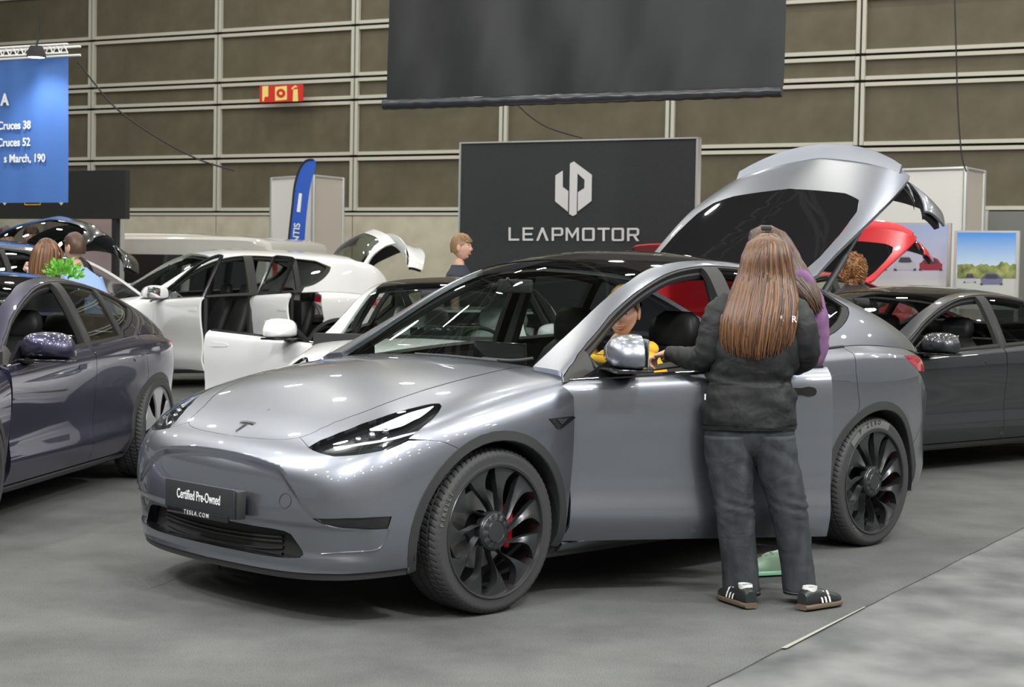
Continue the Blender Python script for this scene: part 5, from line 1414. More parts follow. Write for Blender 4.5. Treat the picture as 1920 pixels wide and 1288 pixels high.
# ------------------------------------------------------------------ people
M['skin'] = noisy(mat('skin', (.55, .33, .24), .5, spec=.35), (.50, .29, .205), (.60, .37, .27), 18, 3)
M['skin'].node_tree.nodes['Principled BSDF'].inputs['Subsurface Weight'].default_value = .12
M['skin'].node_tree.nodes['Principled BSDF'].inputs['Subsurface Radius'].default_value = (.02, .008, .004)
M['lip'] = mat('lip_skin', (.42, .16, .13), .45); M['teeth'] = mat('teeth', (.75, .72, .66), .35)
M['eye'] = mat('eye_white', (.70, .68, .66), .25); M['iris'] = mat('eye_iris', (.03, .025, .02), .15)
M['jacket'] = noisy(mat('black_jacket_cloth', (.02, .02, .021), .62, spec=.3), (.010, .0105, .011), (.017, .018, .019), 30, 4, .25, .002)
M['jeans'] = noisy(mat('washed_black_denim', (.05, .055, .06), .85, spec=.2), (.026, .029, .033), (.052, .057, .062), 14, 6, .15, .001, 'Object', (1.2, 1.2, .5), .32, .72)
for k_, sc_2, st_ in (('jacket', 7, .55), ('jeans', 6, .45)):        # soft creases in the cloth
    m = M[k_]; b = m.node_tree.nodes['Principled BSDF']; nz = nd(m, 'ShaderNodeTexNoise', Scale=sc_2, Detail=2.5, Distortion=1.2); tc = nd(m, 'ShaderNodeTexCoord'); lk(m, tc.outputs['Object'], nz.inputs['Vector'])
    bp = nd(m, 'ShaderNodeBump', Strength=st_, Distance=.03); lk(m, nz.outputs[0], bp.inputs['Height']); old = b.inputs['Normal'].links[0].from_node
    lk(m, bp.outputs[0], old.inputs['Normal'])
M['purple'] = noisy(mat('purple_fleece', (.14, .06, .15), .85), (.11, .048, .12), (.17, .085, .18), 14, 3)
M['mustard'] = noisy(mat('mustard_fleece', (.62, .36, .02), .8), (.55, .31, .015), (.68, .41, .03), 14, 3)
M['navy'] = mat('navy_tee', (.022, .028, .042), .8); M['lightblue'] = mat('light_blue_shirt', (.24, .36, .60), .8)
def hairmat(name, c1, c2):
    """each lock its own shade between the two colours"""
    m = mat(name, c1, .38, spec=.5); g = nd(m, 'ShaderNodeNewGeometry'); r = nd(m, 'ShaderNodeValToRGB'); r.color_ramp.elements[0].color = (*c1, 1); r.color_ramp.elements[1].color = (*c2, 1)
    lk(m, g.outputs['Random Per Island'], r.inputs[0]); lk(m, r.outputs[0], m.node_tree.nodes['Principled BSDF'].inputs['Base Color']); return m
M['hair_main'] = hairmat('chestnut_hair', (.034, .016, .009), (.150, .070, .031))
M['hair_dark'] = hairmat('dark_brown_hair', (.022, .012, .008), (.085, .045, .028))
M['hair_blond'] = hairmat('short_fair_hair', (.13, .075, .035), (.30, .18, .085))
M['hair_curly'] = hairmat('curly_ginger_hair', (.12, .05, .018), (.45, .22, .085))
M['gum'] = mat('gum_sole', (.11, .078, .055), .6); M['shoeblack'] = mat('black_shoe_leather', (.018, .022, .022), .4); M['sock'] = mat('white_sock', (.60, .60, .60), .8)
M['mint'] = mat('mint_trainer', (.42, .62, .45), .6); M['mintsole'] = mat('mint_sole', (.35, .68, .48), .5)

def loft(bm, rings, n=28, cap=True, wr=0, seed=0):
    """rings: (centre, half axis a (vec), half axis b (vec), power) joined in order"""
    out = []; rnd = random.Random(seed); ph = [rnd.uniform(0, 6.28) for _ in range(8)]
    for i, (c, a, b_, pw) in enumerate(rings):
        c, a, b_ = Vector(c), Vector(a), Vector(b_); row = []
        for k in range(n):
            t = 2*PI*k/n; ct, st = math.cos(t), math.sin(t)
            f = 1+wr*(math.sin(3*t+ph[0]+i*.9)+.7*math.sin(5*t+ph[1]-i*1.3)+.5*math.sin(2*t+ph[2]+i*2.1))
            row.append(bm.verts.new(c+a*(math.copysign(abs(ct)**pw, ct)*f)+b_*(math.copysign(abs(st)**pw, st)*f)))
        out.append(row)
    for a, b_ in zip(out, out[1:]):
        for k in range(n): bm.faces.new((a[k], a[(k+1) % n], b_[(k+1) % n], b_[k]))
    if cap: bm.faces.new(out[0][::-1]); bm.faces.new(out[-1])
    return out
def resample(rows, n):
    """smoothly resample rows of numbers"""
    return [tuple(q) for q in crom(rows, n)]
def sub_mesh(o, lv=1):
    md = o.modifiers.new('smooth', 'SUBSURF'); md.levels = lv; md.render_levels = lv; return o
def limb(bm, pts, radii, flat=1.0, n=16, wr=.0, seed=1, up=(0, 1, 0), sub=4):
    P = crom(pts, sub); R_ = np.interp(np.linspace(0, 1, len(P)), np.linspace(0, 1, len(radii)), radii); rings = []
    for i, p in enumerate(P):
        a = Vector(P[max(i-1, 0)]); b_ = Vector(P[min(i+1, len(P)-1)]); t = (b_-a).normalized(); x = t.cross(Vector(up))
        if x.length < .1: x = t.cross(Vector((1, 0, 0)))
        x.normalize(); y = t.cross(x)
        f = 1+(wr*math.sin(i*1.9+seed)+wr*.6*math.sin(i*3.3+seed*2))
        rings.append((p, x*R_[i]*f, y*R_[i]*flat*f, 1))
    loft(bm, rings, n, True, wr*.5, seed)
def skinned(name, joints, edges, mat_, parent, levels=2):
    names = list(joints); me = bpy.data.meshes.new(name)
    me.from_pydata([joints[k][0] for k in names], [(names.index(a), names.index(b_)) for a, b_ in edges], [])
    o = bpy.data.objects.new(name, me); COL.objects.link(o)
    md = o.modifiers.new('skin', 'SKIN'); md.use_smooth_shade = True; md.branch_smoothing = .3
    for i, k in enumerate(names):
        r = joints[k][1]; v = me.skin_vertices[0].data[i]; v.radius = (r, r) if not hasattr(r, '__len__') else r; v.use_root = (i == 0)
    s_ = o.modifiers.new('smooth', 'SUBSURF'); s_.levels = levels; s_.render_levels = levels
    bpy.context.view_layer.update(); dg = bpy.context.evaluated_depsgraph_get()
    m2 = bpy.data.meshes.new_from_object(o.evaluated_get(dg)); bpy.data.objects.remove(o)
    m2.polygons.foreach_set('use_smooth', [True]*len(m2.polygons))
    return link(name, m2, mat_, parent)
def head(parent, loc, rz, scale=1.0, hair=None, style='short', tilt=(0, 0), smile=False, detail=1):
    """a head with a face, looking along local +x; loc = centre of the skull"""
    h = empty('head', loc, rz, parent); h.rotation_euler = (tilt[0], tilt[1], rz); h.scale = (scale,)*3
    bm = bmesh.new(); bmesh.ops.create_uvsphere(bm, u_segments=48, v_segments=36, radius=1)
    G_ = lambda v, c, s: math.exp(-sum(((a-b_)/w_)**2 for a, b_, w_ in zip(v, c, s)))
    for v in bm.verts:
        u = v.co.copy(); x, y, z = u
        w_ = 1-.20*max(0, -z)**1.5; ch = 1-.10*max(0, -z-.3)
        p = Vector((x*.095, y*.074*w_, z*.118))
        if x > 0: p.x = x**.85*.088*(1-.06*max(0, -z)); 
        if z < -.3 and x < .2: p.x *= 1; p.z += .030*max(0, .35-x)*min(1, (-z-.3)*2)     # jaw rises towards the neck
        p.x += .024*G_(u, (1, 0, -.12), (.5, .13, .17))+.010*G_(u, (1, 0, .12), (.5, .10, .25))       # nose
        p.x -= .011*(G_(u, (.9, .36, .10), (.4, .17, .13))+G_(u, (.9, -.36, .10), (.4, .17, .13)))       # eye sockets
        p.x += .006*G_(u, (.9, 0, .32), (.4, .6, .10))                                                 # brow
        p.x += .006*(G_(u, (.8, .42, -.15), (.4, .2, .16))+G_(u, (.8, -.42, -.15), (.4, .2, .16)))       # cheeks
        p.x += .009*G_(u, (.9, 0, -.44), (.5, .30, .09))+.012*G_(u, (.7, 0, -.74), (.5, .28, .14))       # mouth, chin
        p.x -= .004*G_(u, (.9, 0, -.58), (.5, .3, .05))
        v.co = p
    bobj('face', bm, M['skin'], h, angle=180)
    for s_ in (1, -1):
        bm = bmesh.new(); loft(bm, [((-.006, .072*s_, .0), (.016, 0, 0), (0, 0, .030), 1), ((-.010, .082*s_, .002), (.020, 0, 0), (0, 0, .034), 1), ((-.012, .086*s_, .004), (.014, 0, 0), (0, 0, .026), 1)], 14); bobj('ear', bm, M['skin'], h)
        bm = bmesh.new(); bmesh.ops.create_uvsphere(bm, u_segments=12, v_segments=8, radius=.0115, matrix=Matrix.Translation((.070, .030*s_, .012))); bobj('eye', bm, M['eye'], h)
        bm = bmesh.new(); bmesh.ops.create_uvsphere(bm, u_segments=10, v_segments=8, radius=.006, matrix=Matrix.Translation((.0785, .030*s_, .012))); bobj('iris', bm, M['iris'], h)
        bm = bmesh.new(); tube(bm, [(.080, .016*s_, .032), (.083, .030*s_, .037), (.074, .046*s_, .033)], [.0025, .0035, .002], 6); bobj('eyebrow', bm, hair or M['hair_dark'], h)
    bm = bmesh.new(); ww = .026 if smile else .021; up = .006 if smile else 0
    tube(bm, [(.083-.008, -ww, -.052+up), (.094, -.010, -.052), (.095, 0, -.0535), (.094, .010, -.052), (.083-.008, ww, -.052+up)], [.002, .0042, .004, .0042, .002], 6)
    tube(bm, [(.083-.009, -ww, -.053+up), (.092, -.010, -.062 if smile else -.059), (.093, 0, -.0635 if smile else -.060), (.092, .010, -.062 if smile else -.059), (.083-.009, ww, -.053+up)], [.002, .0048, .005, .0048, .002], 6)
    bobj('lips', bm, M['lip'], h)
    if smile:
        bm = bmesh.new(); tube(bm, [(.080, -.018, -.0555), (.091, 0, -.058), (.080, .018, -.0555)], [.002, .0035, .002], 6); bobj('teeth', bm, M['teeth'], h)
    if hair is not None: hair_on(h, hair, style)
    return h
def hair_on(h, hm, style):
    rnd = random.Random(11)
    bm = bmesh.new()
    if style == 'short':
        bmesh.ops.create_uvsphere(bm, u_segments=48, v_segments=32, radius=1)
        for v in list(bm.verts):
            x, y, z = v.co
            line = .46 if x > .45 else (.30-.75*(.45-x) if x > -.1 else -.30)       # hairline
            if z < line-.10 : bm.verts.remove(v); continue
            t = 1.10+.10*max(0, z)+.02*math.sin(23*x+7*y)*math.sin(17*y-9*z)
            v.co = Vector((x*.095*t+(.006 if x > .3 else -.004), y*.076*t, z*.118*(t+.02)+.004))
        for f in list(bm.faces):
            if len(f.verts) < 3: bm.faces.remove(f)
        for k in range(260):                                                # tufts
            a = rnd.uniform(0, 2*PI); zz = rnd.uniform(.45, 1); r = math.sqrt(1-zz*zz)*1.12; p = Vector((math.cos(a)*r*.095, math.sin(a)*r*.078, zz*.132))
            tube(bm, [p*.97, p*1.03+Vector((.006, rnd.uniform(-.004, .004), .003)), p*1.04+Vector((.016, rnd.uniform(-.006, .006), .002))], [.004, .003, .0008], 4)
    elif style == 'long':
        for k in range(230):                                                # locks from the crown down
            a = rnd.uniform(.42, 2*PI-.42); zt = rnd.uniform(.25, 1.0); r = math.sqrt(max(0, 1-zt*zt))*1.08
            c, s_ = math.cos(a), math.sin(a); p0 = Vector((c*r*.095, s_*r*.078, zt*.126)); L = rnd.uniform(.20, .27); w_ = rnd.uniform(.9, 1.25)
            pts = [p0*.98, Vector((c*.102*w_*.95, s_*.088*w_*.95, .02)), Vector((c*.108*w_-.012, s_*.094*w_, -.10)), Vector((c*.105*w_-.022, s_*.10*w_+.01*math.sin(k), -L))]
            tube(bm, crom([tuple(q) for q in pts], 3), list(np.interp(np.linspace(0, 1, 10), [0, .2, .7, 1], [.008, .012, .012, .003])), 5)
        bmesh.ops.create_uvsphere(bm, u_segments=24, v_segments=16, radius=1, matrix=Matrix.Translation((-.012, 0, .018)) @ Matrix.Diagonal((.092, .080, .112, 1)))
    elif style == 'curly':
        for k in range(420):
            a = rnd.uniform(0, 2*PI); zz = rnd.uniform(-.9, 1); r = math.sqrt(1-zz*zz); q = Vector((math.cos(a)*r, math.sin(a)*r, zz))
            if q.x > .55 and zz < .45: continue
            p = Vector((q.x*.115-.02, q.y*.115, q.z*.14)); e = 1+rnd.uniform(.0, .2)
            pts = [p*e+Vector((math.cos(t*2.4+k)*.011, math.sin(t*2.4+k)*.011, -.010*t)) for t in range(5)]
            tube(bm, pts, [.003, .006, .006, .005, .002], 4)
        bmesh.ops.create_uvsphere(bm, u_segments=24, v_segments=16, radius=1, matrix=Matrix.Translation((-.02, 0, .01)) @ Matrix.Diagonal((.105, .10, .125, 1)))
    bobj('hair', bm, hm, h, angle=60)
def hand(parent, wrist, direction, palm_n, side=1, s=1.0, curl=.6, mat_=None, name='hand'):
    """palm with four fingers and a thumb; direction = wrist to knuckles"""
    d = Vector(direction).normalized(); n = Vector(palm_n); n = (n-d*n.dot(d)).normalized(); l = d.cross(n)*side; w_ = Vector(wrist)
    P = lambda a, b_, c: tuple(w_+(d*a+l*b_+n*c)*s)
    J = {'w': (P(-.03, 0, 0), .022*s), 'p': (P(.035, .002, 0), (.030*s, .015*s)), 'k': (P(.075, .002, 0), (.034*s, .012*s))}; E = [('w', 'p'), ('p', 'k')]
    o = skinned(name, J, E, mat_ or M['skin'], parent, 2)
    for i, (b_, L) in enumerate(((.030, .072), (.010, .080), (-.011, .075), (-.030, .060))):
        c = curl*(1+.12*i); pts = [P(.060, b_*.85, 0)]; ang = 0; q = Vector((.078, b_, 0)); pts.append(P(*q))
        for f in (.45, .32, .23):
            ang += c*.75; q = q+Vector((math.cos(ang)*L*f, 0, math.sin(ang)*L*f)); pts.append(P(*q))
        bm = bmesh.new(); tube(bm, crom(pts, 3), list(np.interp(np.linspace(0, 1, 13), [0, .3, .8, 1], [.0095*s, .009*s, .0075*s, .004*s])), 8); bobj('finger', bm, mat_ or M['skin'], o)
    bm = bmesh.new(); tube(bm, crom([P(.005, .02, .002), P(.035, .042, .012), P(.060, .050, .026), P(.080, .046, .034)], 3), list(np.interp(np.linspace(0, 1, 10), [0, .5, 1], [.012*s, .0105*s, .005*s])), 8); bobj('thumb', bm, mat_ or M['skin'], o)
    return o
def shoe(parent, heel, yaw, L=.265, upper=None, sole=None, stripes=False, h=.085, name='shoe'):
    o = empty(name, heel, yaw, parent)
    xs = [0, .02, .07, .13, .19, .235, .262]; k = L/.265
    hw = [.026, .034, .036, .040, .046, .040, .020]; tp = [h*.75, h*.95, h*1.0, h*.86, h*.62, h*.50, h*.36]
    bm = bmesh.new(); loft(bm, [((x*k, 0, .02+t/2-.01), (0, w_*1.0, 0), (0, 0, t/2), .8) for x, w_, t in zip(xs, hw, tp)], 20); bobj('shoe_upper', bm, upper, o)
    bm = bmesh.new(); loft(bm, [((x*k, 0, .012), (0, w_+.005, 0), (0, 0, .012), .45) for x, w_ in zip([-.004]+xs[1:-1]+[.268], hw)], 20); bobj('shoe_sole', bm, sole, o)
    if stripes:
        for sd in (1, -1):
            for j in range(3):
                bm = bmesh.new(); x0 = .095+.024*j; A = []
                for t in np.linspace(0, 1, 6):
                    z = .026+.052*t; y = sd*(np.interp(x0, xs, hw)*(1.02-.30*t**2.2)+.0015)
                    A.append([bm.verts.new(((x0-.014*t+dx)*k, y, z)) for dx in (0, .012)])
                for a, b_ in zip(A, A[1:]): bm.faces.new((a[0], a[1], b_[1], b_[0]))
                bobj('stripe', bm, M['white'], o)
        bm = bmesh.new(); loft(bm, [((.050*k, 0, .070), (.036, 0, 0), (0, .029, 0), .9), ((.056*k, 0, .100), (.034, 0, 0), (0, .030, 0), .9)], 18, False); bobj('sock', bm, M['sock'], o)
    return o
def figure(name, label, px, py, depth, face, top, trousers, hairm, style, H=1.75, lean=0, group=None, sleeve=True, arm=None, smile=False, tee=False):
    """a standing person; (px,py) = centre of the head in the photo; face = heading of the nose (world angle)"""
    hp = at(px, py, depth); r = thing(name, label, 'person', (hp.x-math.cos(face)*lean*.55, hp.y-math.sin(face)*lean*.55, 0), face, group)
    s_ = (hp.z+.125)/1.75 if not lean else H/1.75
    hz = hp.z; fx = lean*.55
    def lerp(z): return max(0, (z-.95*s_))/(.65*s_)*fx      # lean forward above the hips
    hc = (fx+.02, 0, hz)
    nz = hz-.17*s_; sz = hz-.27*s_
    J = {'pelvis': ((0, 0, .96*s_), (.13*s_, .09*s_)), 'waist': ((lerp(1.1), 0, 1.10*s_), (.115*s_, .085*s_)), 'chest': ((fx*.75, 0, sz-.08), (.14*s_, .10*s_)), 'neckb': ((fx*.95, 0, nz), .055*s_), 'neck': ((fx+.005, 0, nz+.09*s_), .048*s_)}
    E = [('pelvis', 'waist'), ('waist', 'chest'), ('chest', 'neckb'), ('neckb', 'neck')]
    for sd, t in ((1, 'l'), (-1, 'r')):
        ar = (arm or {}).get(t) or [(fx*.6+.02, .27*sd*s_, sz-.30*s_), (fx*.5+.12, .25*sd*s_, sz-.52*s_)]
        J['sh'+t] = ((fx*.85, .17*sd*s_, sz), .055*s_); J['el'+t] = (ar[0], .042*s_); J['wr'+t] = (ar[1], .028*s_)
        J['hip'+t] = ((0, .09*sd*s_, .88*s_), .085*s_); J['kn'+t] = ((.02, .10*sd*s_, .50*s_), .058*s_); J['an'+t] = ((0, .10*sd*s_, .09*s_), .040*s_); J['to'+t] = ((.14, .11*sd*s_, .04), .034*s_)
        E += [('chest', 'sh'+t), ('sh'+t, 'el'+t), ('el'+t, 'wr'+t), ('pelvis', 'hip'+t), ('hip'+t, 'kn'+t), ('kn'+t, 'an'+t), ('an'+t, 'to'+t)]
    skinned('body', J, E, M['skin'], r, 1)
    head(r, hc, 0, s_*.98, hairm, style, smile=smile)
    bm = bmesh.new(); rows = []
    for z, hw, hd in ((nz+.01, .075, .07), (sz+.075, .12, .085), (sz+.03, .19, .11), (sz-.03, .215, .125), (sz-.14, .215, .135), (sz-.30, .20, .13), (.98*s_, .19, .125), (.86*s_, .20, .13)):
        x = np.interp(z, [.86*s_, .98*s_, sz, nz], [0, 0, fx*.85, fx*.95]); rows.append(((x, 0, z), (0, hw*s_, 0), (hd*s_, 0, 0), .85))
    loft(bm, rows, 26, True, .012, 3); bobj('top', bm, top, r)
    for sd, t in ((1, 'l'), (-1, 'r')):
        bm = bmesh.new(); a, b_, c = J['sh'+t][0], J['el'+t][0], J['wr'+t][0]
        if tee: m_ = tuple(np.array(a)*.45+np.array(b_)*.55); limb(bm, [a, m_], [.075*s_, .070*s_], n=14)
        else: limb(bm, [a, b_, c], [.072*s_, .062*s_, .058*s_, .042*s_], n=14, wr=.03)
        bobj('sleeve', bm, top, r)
        if (px > 0): hand(r, c, Vector(c)-Vector(b_), (0, -sd, 0), sd, s_, .5)
        shoe(r, (-.08, .10*sd*s_, .006), 0, .27, M['shoeblack'], M['black'])
    bm = bmesh.new()
    loft(bm, [((0, 0, 1.0*s_), (0, .165*s_, 0), (.11*s_, 0, 0), .85), ((0, 0, .90*s_), (0, .19*s_, 0), (.125*s_, 0, 0), .85), ((0, 0, .80*s_), (0, .19*s_, 0), (.12*s_, 0, 0), .85)], 24)
    for sd in (1, -1): limb(bm, [(0, .095*sd*s_, .88*s_), (.02, .10*sd*s_, .50*s_), (-.01, .10*sd*s_, .09)], [.105*s_, .08*s_, .068*s_, .065*s_], n=16, wr=.02)
    bobj('trousers', bm, trousers, r)
    return r
# the woman leaning on the open door, seen from behind
def Wp(root, px, py, d): return at(px, py, d)-root.location
D0 = 7.45
f0 = on_floor(1455, 1130)
WM1 = thing('person', 'person seen from behind in black jacket and washed black jeans, long chestnut hair', 'person', (f0.x, f0.y, 0))
R0 = WM1
def q(px, py, d=D0): return tuple(Wp(R0, px, py, d))
K = D0/F_PX
J = {'pelvis': (q(1408, 800, 7.48), (.14, .09)), 'waist': (q(1408, 700, 7.50), (.11, .08)), 'chest': (q(1418, 600, 7.52), (.13, .09)), 'neckb': (q(1428, 548, 7.54), .05), 'neck': (q(1432, 515, 7.55), .045),
     'shl': (q(1352, 578, 7.50), .05), 'ell': (q(1322, 672, 7.50), .04), 'wrl': (q(1258, 664, 7.62), .026),
     'shr': (q(1490, 580, 7.50), .05), 'elr': (q(1518, 668, 7.55), .04), 'wrr': (q(1450, 668, 7.72), .026),
     'hipl': (q(1370, 830), .085), 'knl': (q(1377, 955), .058), 'anl': (q(1391, 1105), .038), 'hipr': (q(1448, 830), .085), 'knr': (q(1478, 955), .058), 'anr': (q(1503, 1105), .038)}
E_ = [('pelvis', 'waist'), ('waist', 'chest'), ('chest', 'neckb'), ('neckb', 'neck'), ('chest', 'shl'), ('shl', 'ell'), ('ell', 'wrl'), ('chest', 'shr'), ('shr', 'elr'), ('elr', 'wrr'), ('pelvis', 'hipl'), ('hipl', 'knl'), ('knl', 'anl'), ('pelvis', 'hipr'), ('hipr', 'knr'), ('knr', 'anr')]
skinned('body', J, E_, M['skin'], R0, 1)
head(R0, q(1437, 486, 7.56), math.radians(100), .97, M['hair_dark'], None) if False else head(R0, q(1437, 486, 7.56), math.radians(108), .97)
def ring_px(cx, cy, hw, dd, d=7.49, pw=.85, tiltd=0): return (q(cx, cy, d), tuple(CR*hw*K), (0, dd, 0), pw)
bm = bmesh.new()
rows = [(1430, 541, 24, .055, 7.53), (1428, 549, 42, .075, 7.52), (1425, 560, 66, .095, 7.51), (1421, 575, 84, .115, 7.51), (1419, 600, 92, .13, 7.50), (1416, 640, 90, .135, 7.49), (1412, 675, 86, .13, 7.48), (1408, 700, 81, .122, 7.48), (1406, 714, 76, .112, 7.48), (1406, 722, 79, .118, 7.48), (1406, 740, 85, .128, 7.48), (1405, 765, 88, .134, 7.48), (1405, 790, 88.5, .136, 7.48), (1405, 802, 87, .132, 7.48)]
rows = resample(rows, 4)
loft(bm, [ring_px(a, b_, c, d_, e) for a, b_, c, d_, e in rows], 56, True, .010, 5)
for v in bm.verts:                                     # cloth folds: gathers at the waist, drag lines
    p = v.co; zz = p.z; a = math.atan2(p.y, p.x)
    f = .006*math.sin(zz*95+3*math.sin(a*2))*math.exp(-((zz-1.02)/.07)**2)+.004*math.sin(a*9+zz*30)*math.exp(-((zz-.98)/.10)**2)+.005*math.sin(zz*42+a*3)
    v.co += Vector((p.x, p.y, 0)).normalized()*f
jk = bobj('jacket', bm, M['jacket'], R0, angle=180)
def sleeve(nm, pts, radii, seed, par):
    bm = bmesh.new(); limb(bm, pts, radii, 1.0, 26, .035, seed, sub=7)
    o = bobj(nm, bm, M['jacket'], par, angle=180); return o
sleeve('sleeve', [q(1372, 566, 7.50), q(1347, 592, 7.48), q(1334, 632, 7.46), q(1322, 668, 7.47), q(1296, 672, 7.53), q(1266, 665, 7.60), q(1253, 662, 7.63)], [.056, .068, .064, .062, .060, .050, .038, .033], 2, jk)
sleeve('sleeve', [q(1470, 566, 7.50), q(1494, 590, 7.48), q(1506, 630, 7.46), q(1507, 668, 7.50), q(1480, 680, 7.62), q(1450, 672, 7.70)], [.056, .070, .070, .068, .056, .040], 4, jk)
hand(R0, q(1249, 662, 7.64), Vector(q(1232, 668, 7.68))-Vector(q(1252, 662, 7.63)), (0.1, .3, -1), -1, .92, .75)
# hem band, side label, printed letters across the shoulders
bm = bmesh.new(); loft(bm, [ring_px(1405, 796, 89.5, .138, 7.48), ring_px(1405, 803, 88.5, .135, 7.48)], 56, False, .010, 5); bobj('hem', bm, M['jacket'], jk)
bm = bmesh.new(); p = q(1322, 744, 7.43); box(bm, p, (.005, .012, .026)); bobj('side_label', bm, M['print'], jk, smooth=False)
for ch, px, py, sz in (('L', 1466, 597, .032), ('R', 1489, 599, .040)):
    p = q(px, py, 7.355 if ch != 'L' else 7.352); text('back_letter', ch, sz, M['logo'], jk, p, (PI/2, 0, .12), .0008, 'CENTER', .0006)
# jeans
def leg(bm, rows, seed):
    rows = resample(rows, 5); loft(bm, [(q(a, b_, e), tuple(CR*c*K), (0, c*K*1.05, 0), .92) for a, b_, c, e in rows], 30, True, .012, seed)
bm = bmesh.new()
loft(bm, [ring_px(1406, y, w_, d_, 7.47) for y, w_, d_ in ((770, 78, .110), (800, 85, .114), (830, 84, .106), (850, 72, .080), (872, 40, .040))], 44)
leg(bm, [(1364, 815, 44, 7.46), (1366, 850, 45, 7.46), (1370, 890, 42, 7.46), (1375, 930, 38, 7.46), (1378, 960, 36.5, 7.45), (1381, 1000, 35, 7.45), (1386, 1050, 34, 7.45), (1391, 1113, 35, 7.45)], 1)
leg(bm, [(1447, 815, 44, 7.46), (1452, 850, 43, 7.46), (1462, 890, 41, 7.46), (1473, 930, 38, 7.46), (1479, 960, 36, 7.46), (1486, 1000, 33, 7.46), (1493, 1050, 31, 7.46), (1501, 1113, 32, 7.46)], 2)
for v in bm.verts:                                     # knee creases
    zz = v.co.z; f = .006*math.sin(zz*150+v.co.x*30)*math.exp(-((zz-.44)/.055)**2)+.0035*math.sin(zz*80+v.co.x*45)*math.exp(-((zz-.68)/.10)**2)
    v.co.y += f*(-1 if v.co.y < 0 else 1)*1.2; v.co.x += f*.8
jn = bobj('jeans', bm, M['jeans'], R0, angle=180)
bm = bmesh.new()
for (cx, c) in ((1391, 35.6), (1501, 32.6)):
    for yy in (1106, 1111): loft(bm, [(q(cx, yy, 7.455), tuple(CR*c*K), (0, c*K*1.05, 0), .92), (q(cx, yy+1.2, 7.455), tuple(CR*c*K), (0, c*K*1.05, 0), .92)], 30, False)
bobj('stitching', bm, mat('denim_stitch', (.13, .14, .15), .8), jn)
for hp, tp in (((1408, 1143), (1357, 1124)), ((1503, 1146), (1574, 1133))):
    a = on_floor(*hp); b_ = on_floor(*tp); yw = math.atan2(b_.y-a.y, b_.x-a.x); s2 = shoe(R0, (a.x-R0.location.x, a.y-R0.location.y, .006), yw, .255, M['shoeblack'], M['gum'], True)
# long straight hair, lock by lock
def long_hair(root, crown, cd, widths, d, n, hm, seed, ends, back=.10, fwd=False):
    """locks from the crown (photo point) down; widths = [(py, left px, right px)]"""
    rnd = random.Random(seed); bm = bmesh.new(); ys = [w_[0] for w_ in widths]; lf = [w_[1] for w_ in widths]; rt = [w_[2] for w_ in widths]; bk_ = [w_[3] for w_ in widths]
    for k in range(n):
        u = (k+rnd.random())/n; lay = rnd.random(); ye = ends+rnd.uniform(-26, 8)-34*abs(u-.5)**2*2; pts = []; P = []
        for j, y in enumerate(np.linspace(ys[0], ye, 12)):
            L_, R_ = np.interp(y, ys, lf), np.interp(y, ys, rt); x = L_+(R_-L_)*u+rnd.uniform(-1.2, 1.2)+2.5*math.sin(y/37+k*1.7)
            t = (x-(L_+R_)/2)/max(4, (R_-L_)/2); bulge = math.sqrt(max(0, 1-t*t*.92)); zf = min(1, (y-ys[0])/60)
            dep = np.interp(y, ys, bk_)+back*(1-bulge)+.018*(1-lay)
            P.append(Vector(at(x, y, dep)-root.location))
        w0 = rnd.uniform(.0045, .0095)
        tube(bm, P, list(np.interp(np.linspace(0, 1, 12), [0, .1, .8, 1], [w0*.6, w0, w0*.8, .0012])), 5)
    return bobj('hair', bm, hm, root, angle=80)
WD = [(439, 1430, 1450, 7.55), (442, 1420, 1462, 7.50), (450, 1408, 1470, 7.465), (465, 1400, 1476, 7.44), (485, 1393, 1480, 7.43), (520, 1383, 1486, 7.43), (560, 1366, 1494, 7.375), (600, 1352, 1494, 7.335), (640, 1350, 1488, 7.325), (672, 1356, 1478, 7.33)]
hr = long_hair(R0, (1440, 440), D0, WD, 7.53, 640, M['hair_main'], 4, 668, .085)
bm = bmesh.new(); rows = resample([(1440, 442, 8, .02), (1439, 450, 30, .07), (1438, 465, 38, .095), (1437, 490, 43, .105), (1434, 530, 46, .08), (1430, 560, 40, .06)], 3)
loft(bm, [(q(a, b_, 7.545), tuple(CR*c*K*.93), (0, d_, 0), .95) for a, b_, c, d_ in rows], 36); bobj('under_hair', bm, M['hair_main'], hr, angle=180)

# the woman beyond her, in purple
f1 = on_floor(1470, 1070); WM2 = thing('person', 'person in a purple hoodie with dark brown hair, mostly hidden behind the black jacket', 'person', (f1.x, f1.y, 0))
R0 = WM2; D1 = 7.93; K1 = D1/F_PX
def q2(px, py, d=D1): return tuple(Wp(WM2, px, py, d))
J = {'pelvis': (q2(1470, 790, 8.0), (.13, .09)), 'waist': (q2(1475, 700, 7.98), (.11, .08)), 'chest': (q2(1478, 610), (.12, .09)), 'neckb': (q2(1455, 540, 7.93), .05), 'neck': (q2(1446, 505, 7.93), .045),
     'shl': (q2(1420, 570), .05), 'ell': (q2(1400, 650), .04), 'wrl': (q2(1370, 660, 7.85), .026), 'shr': (q2(1520, 575), .05), 'elr': (q2(1522, 660), .04), 'wrr': (q2(1460, 680, 7.85), .026),
     'hipl': (q2(1440, 830, 8.02), .08), 'knl': (q2(1474, 930, 8.05), .050), 'anl': (q2(1484, 1040, 8.12), .032), 'hipr': (q2(1500, 830, 8.02), .08), 'knr': (q2(1500, 930, 8.05), .055), 'anr': (q2(1500, 1030, 8.2), .036)}
skinned('body', J, E_, M['skin'], WM2, 1)
head(WM2, q2(1442, 480, 7.93), math.radians(150), .97)
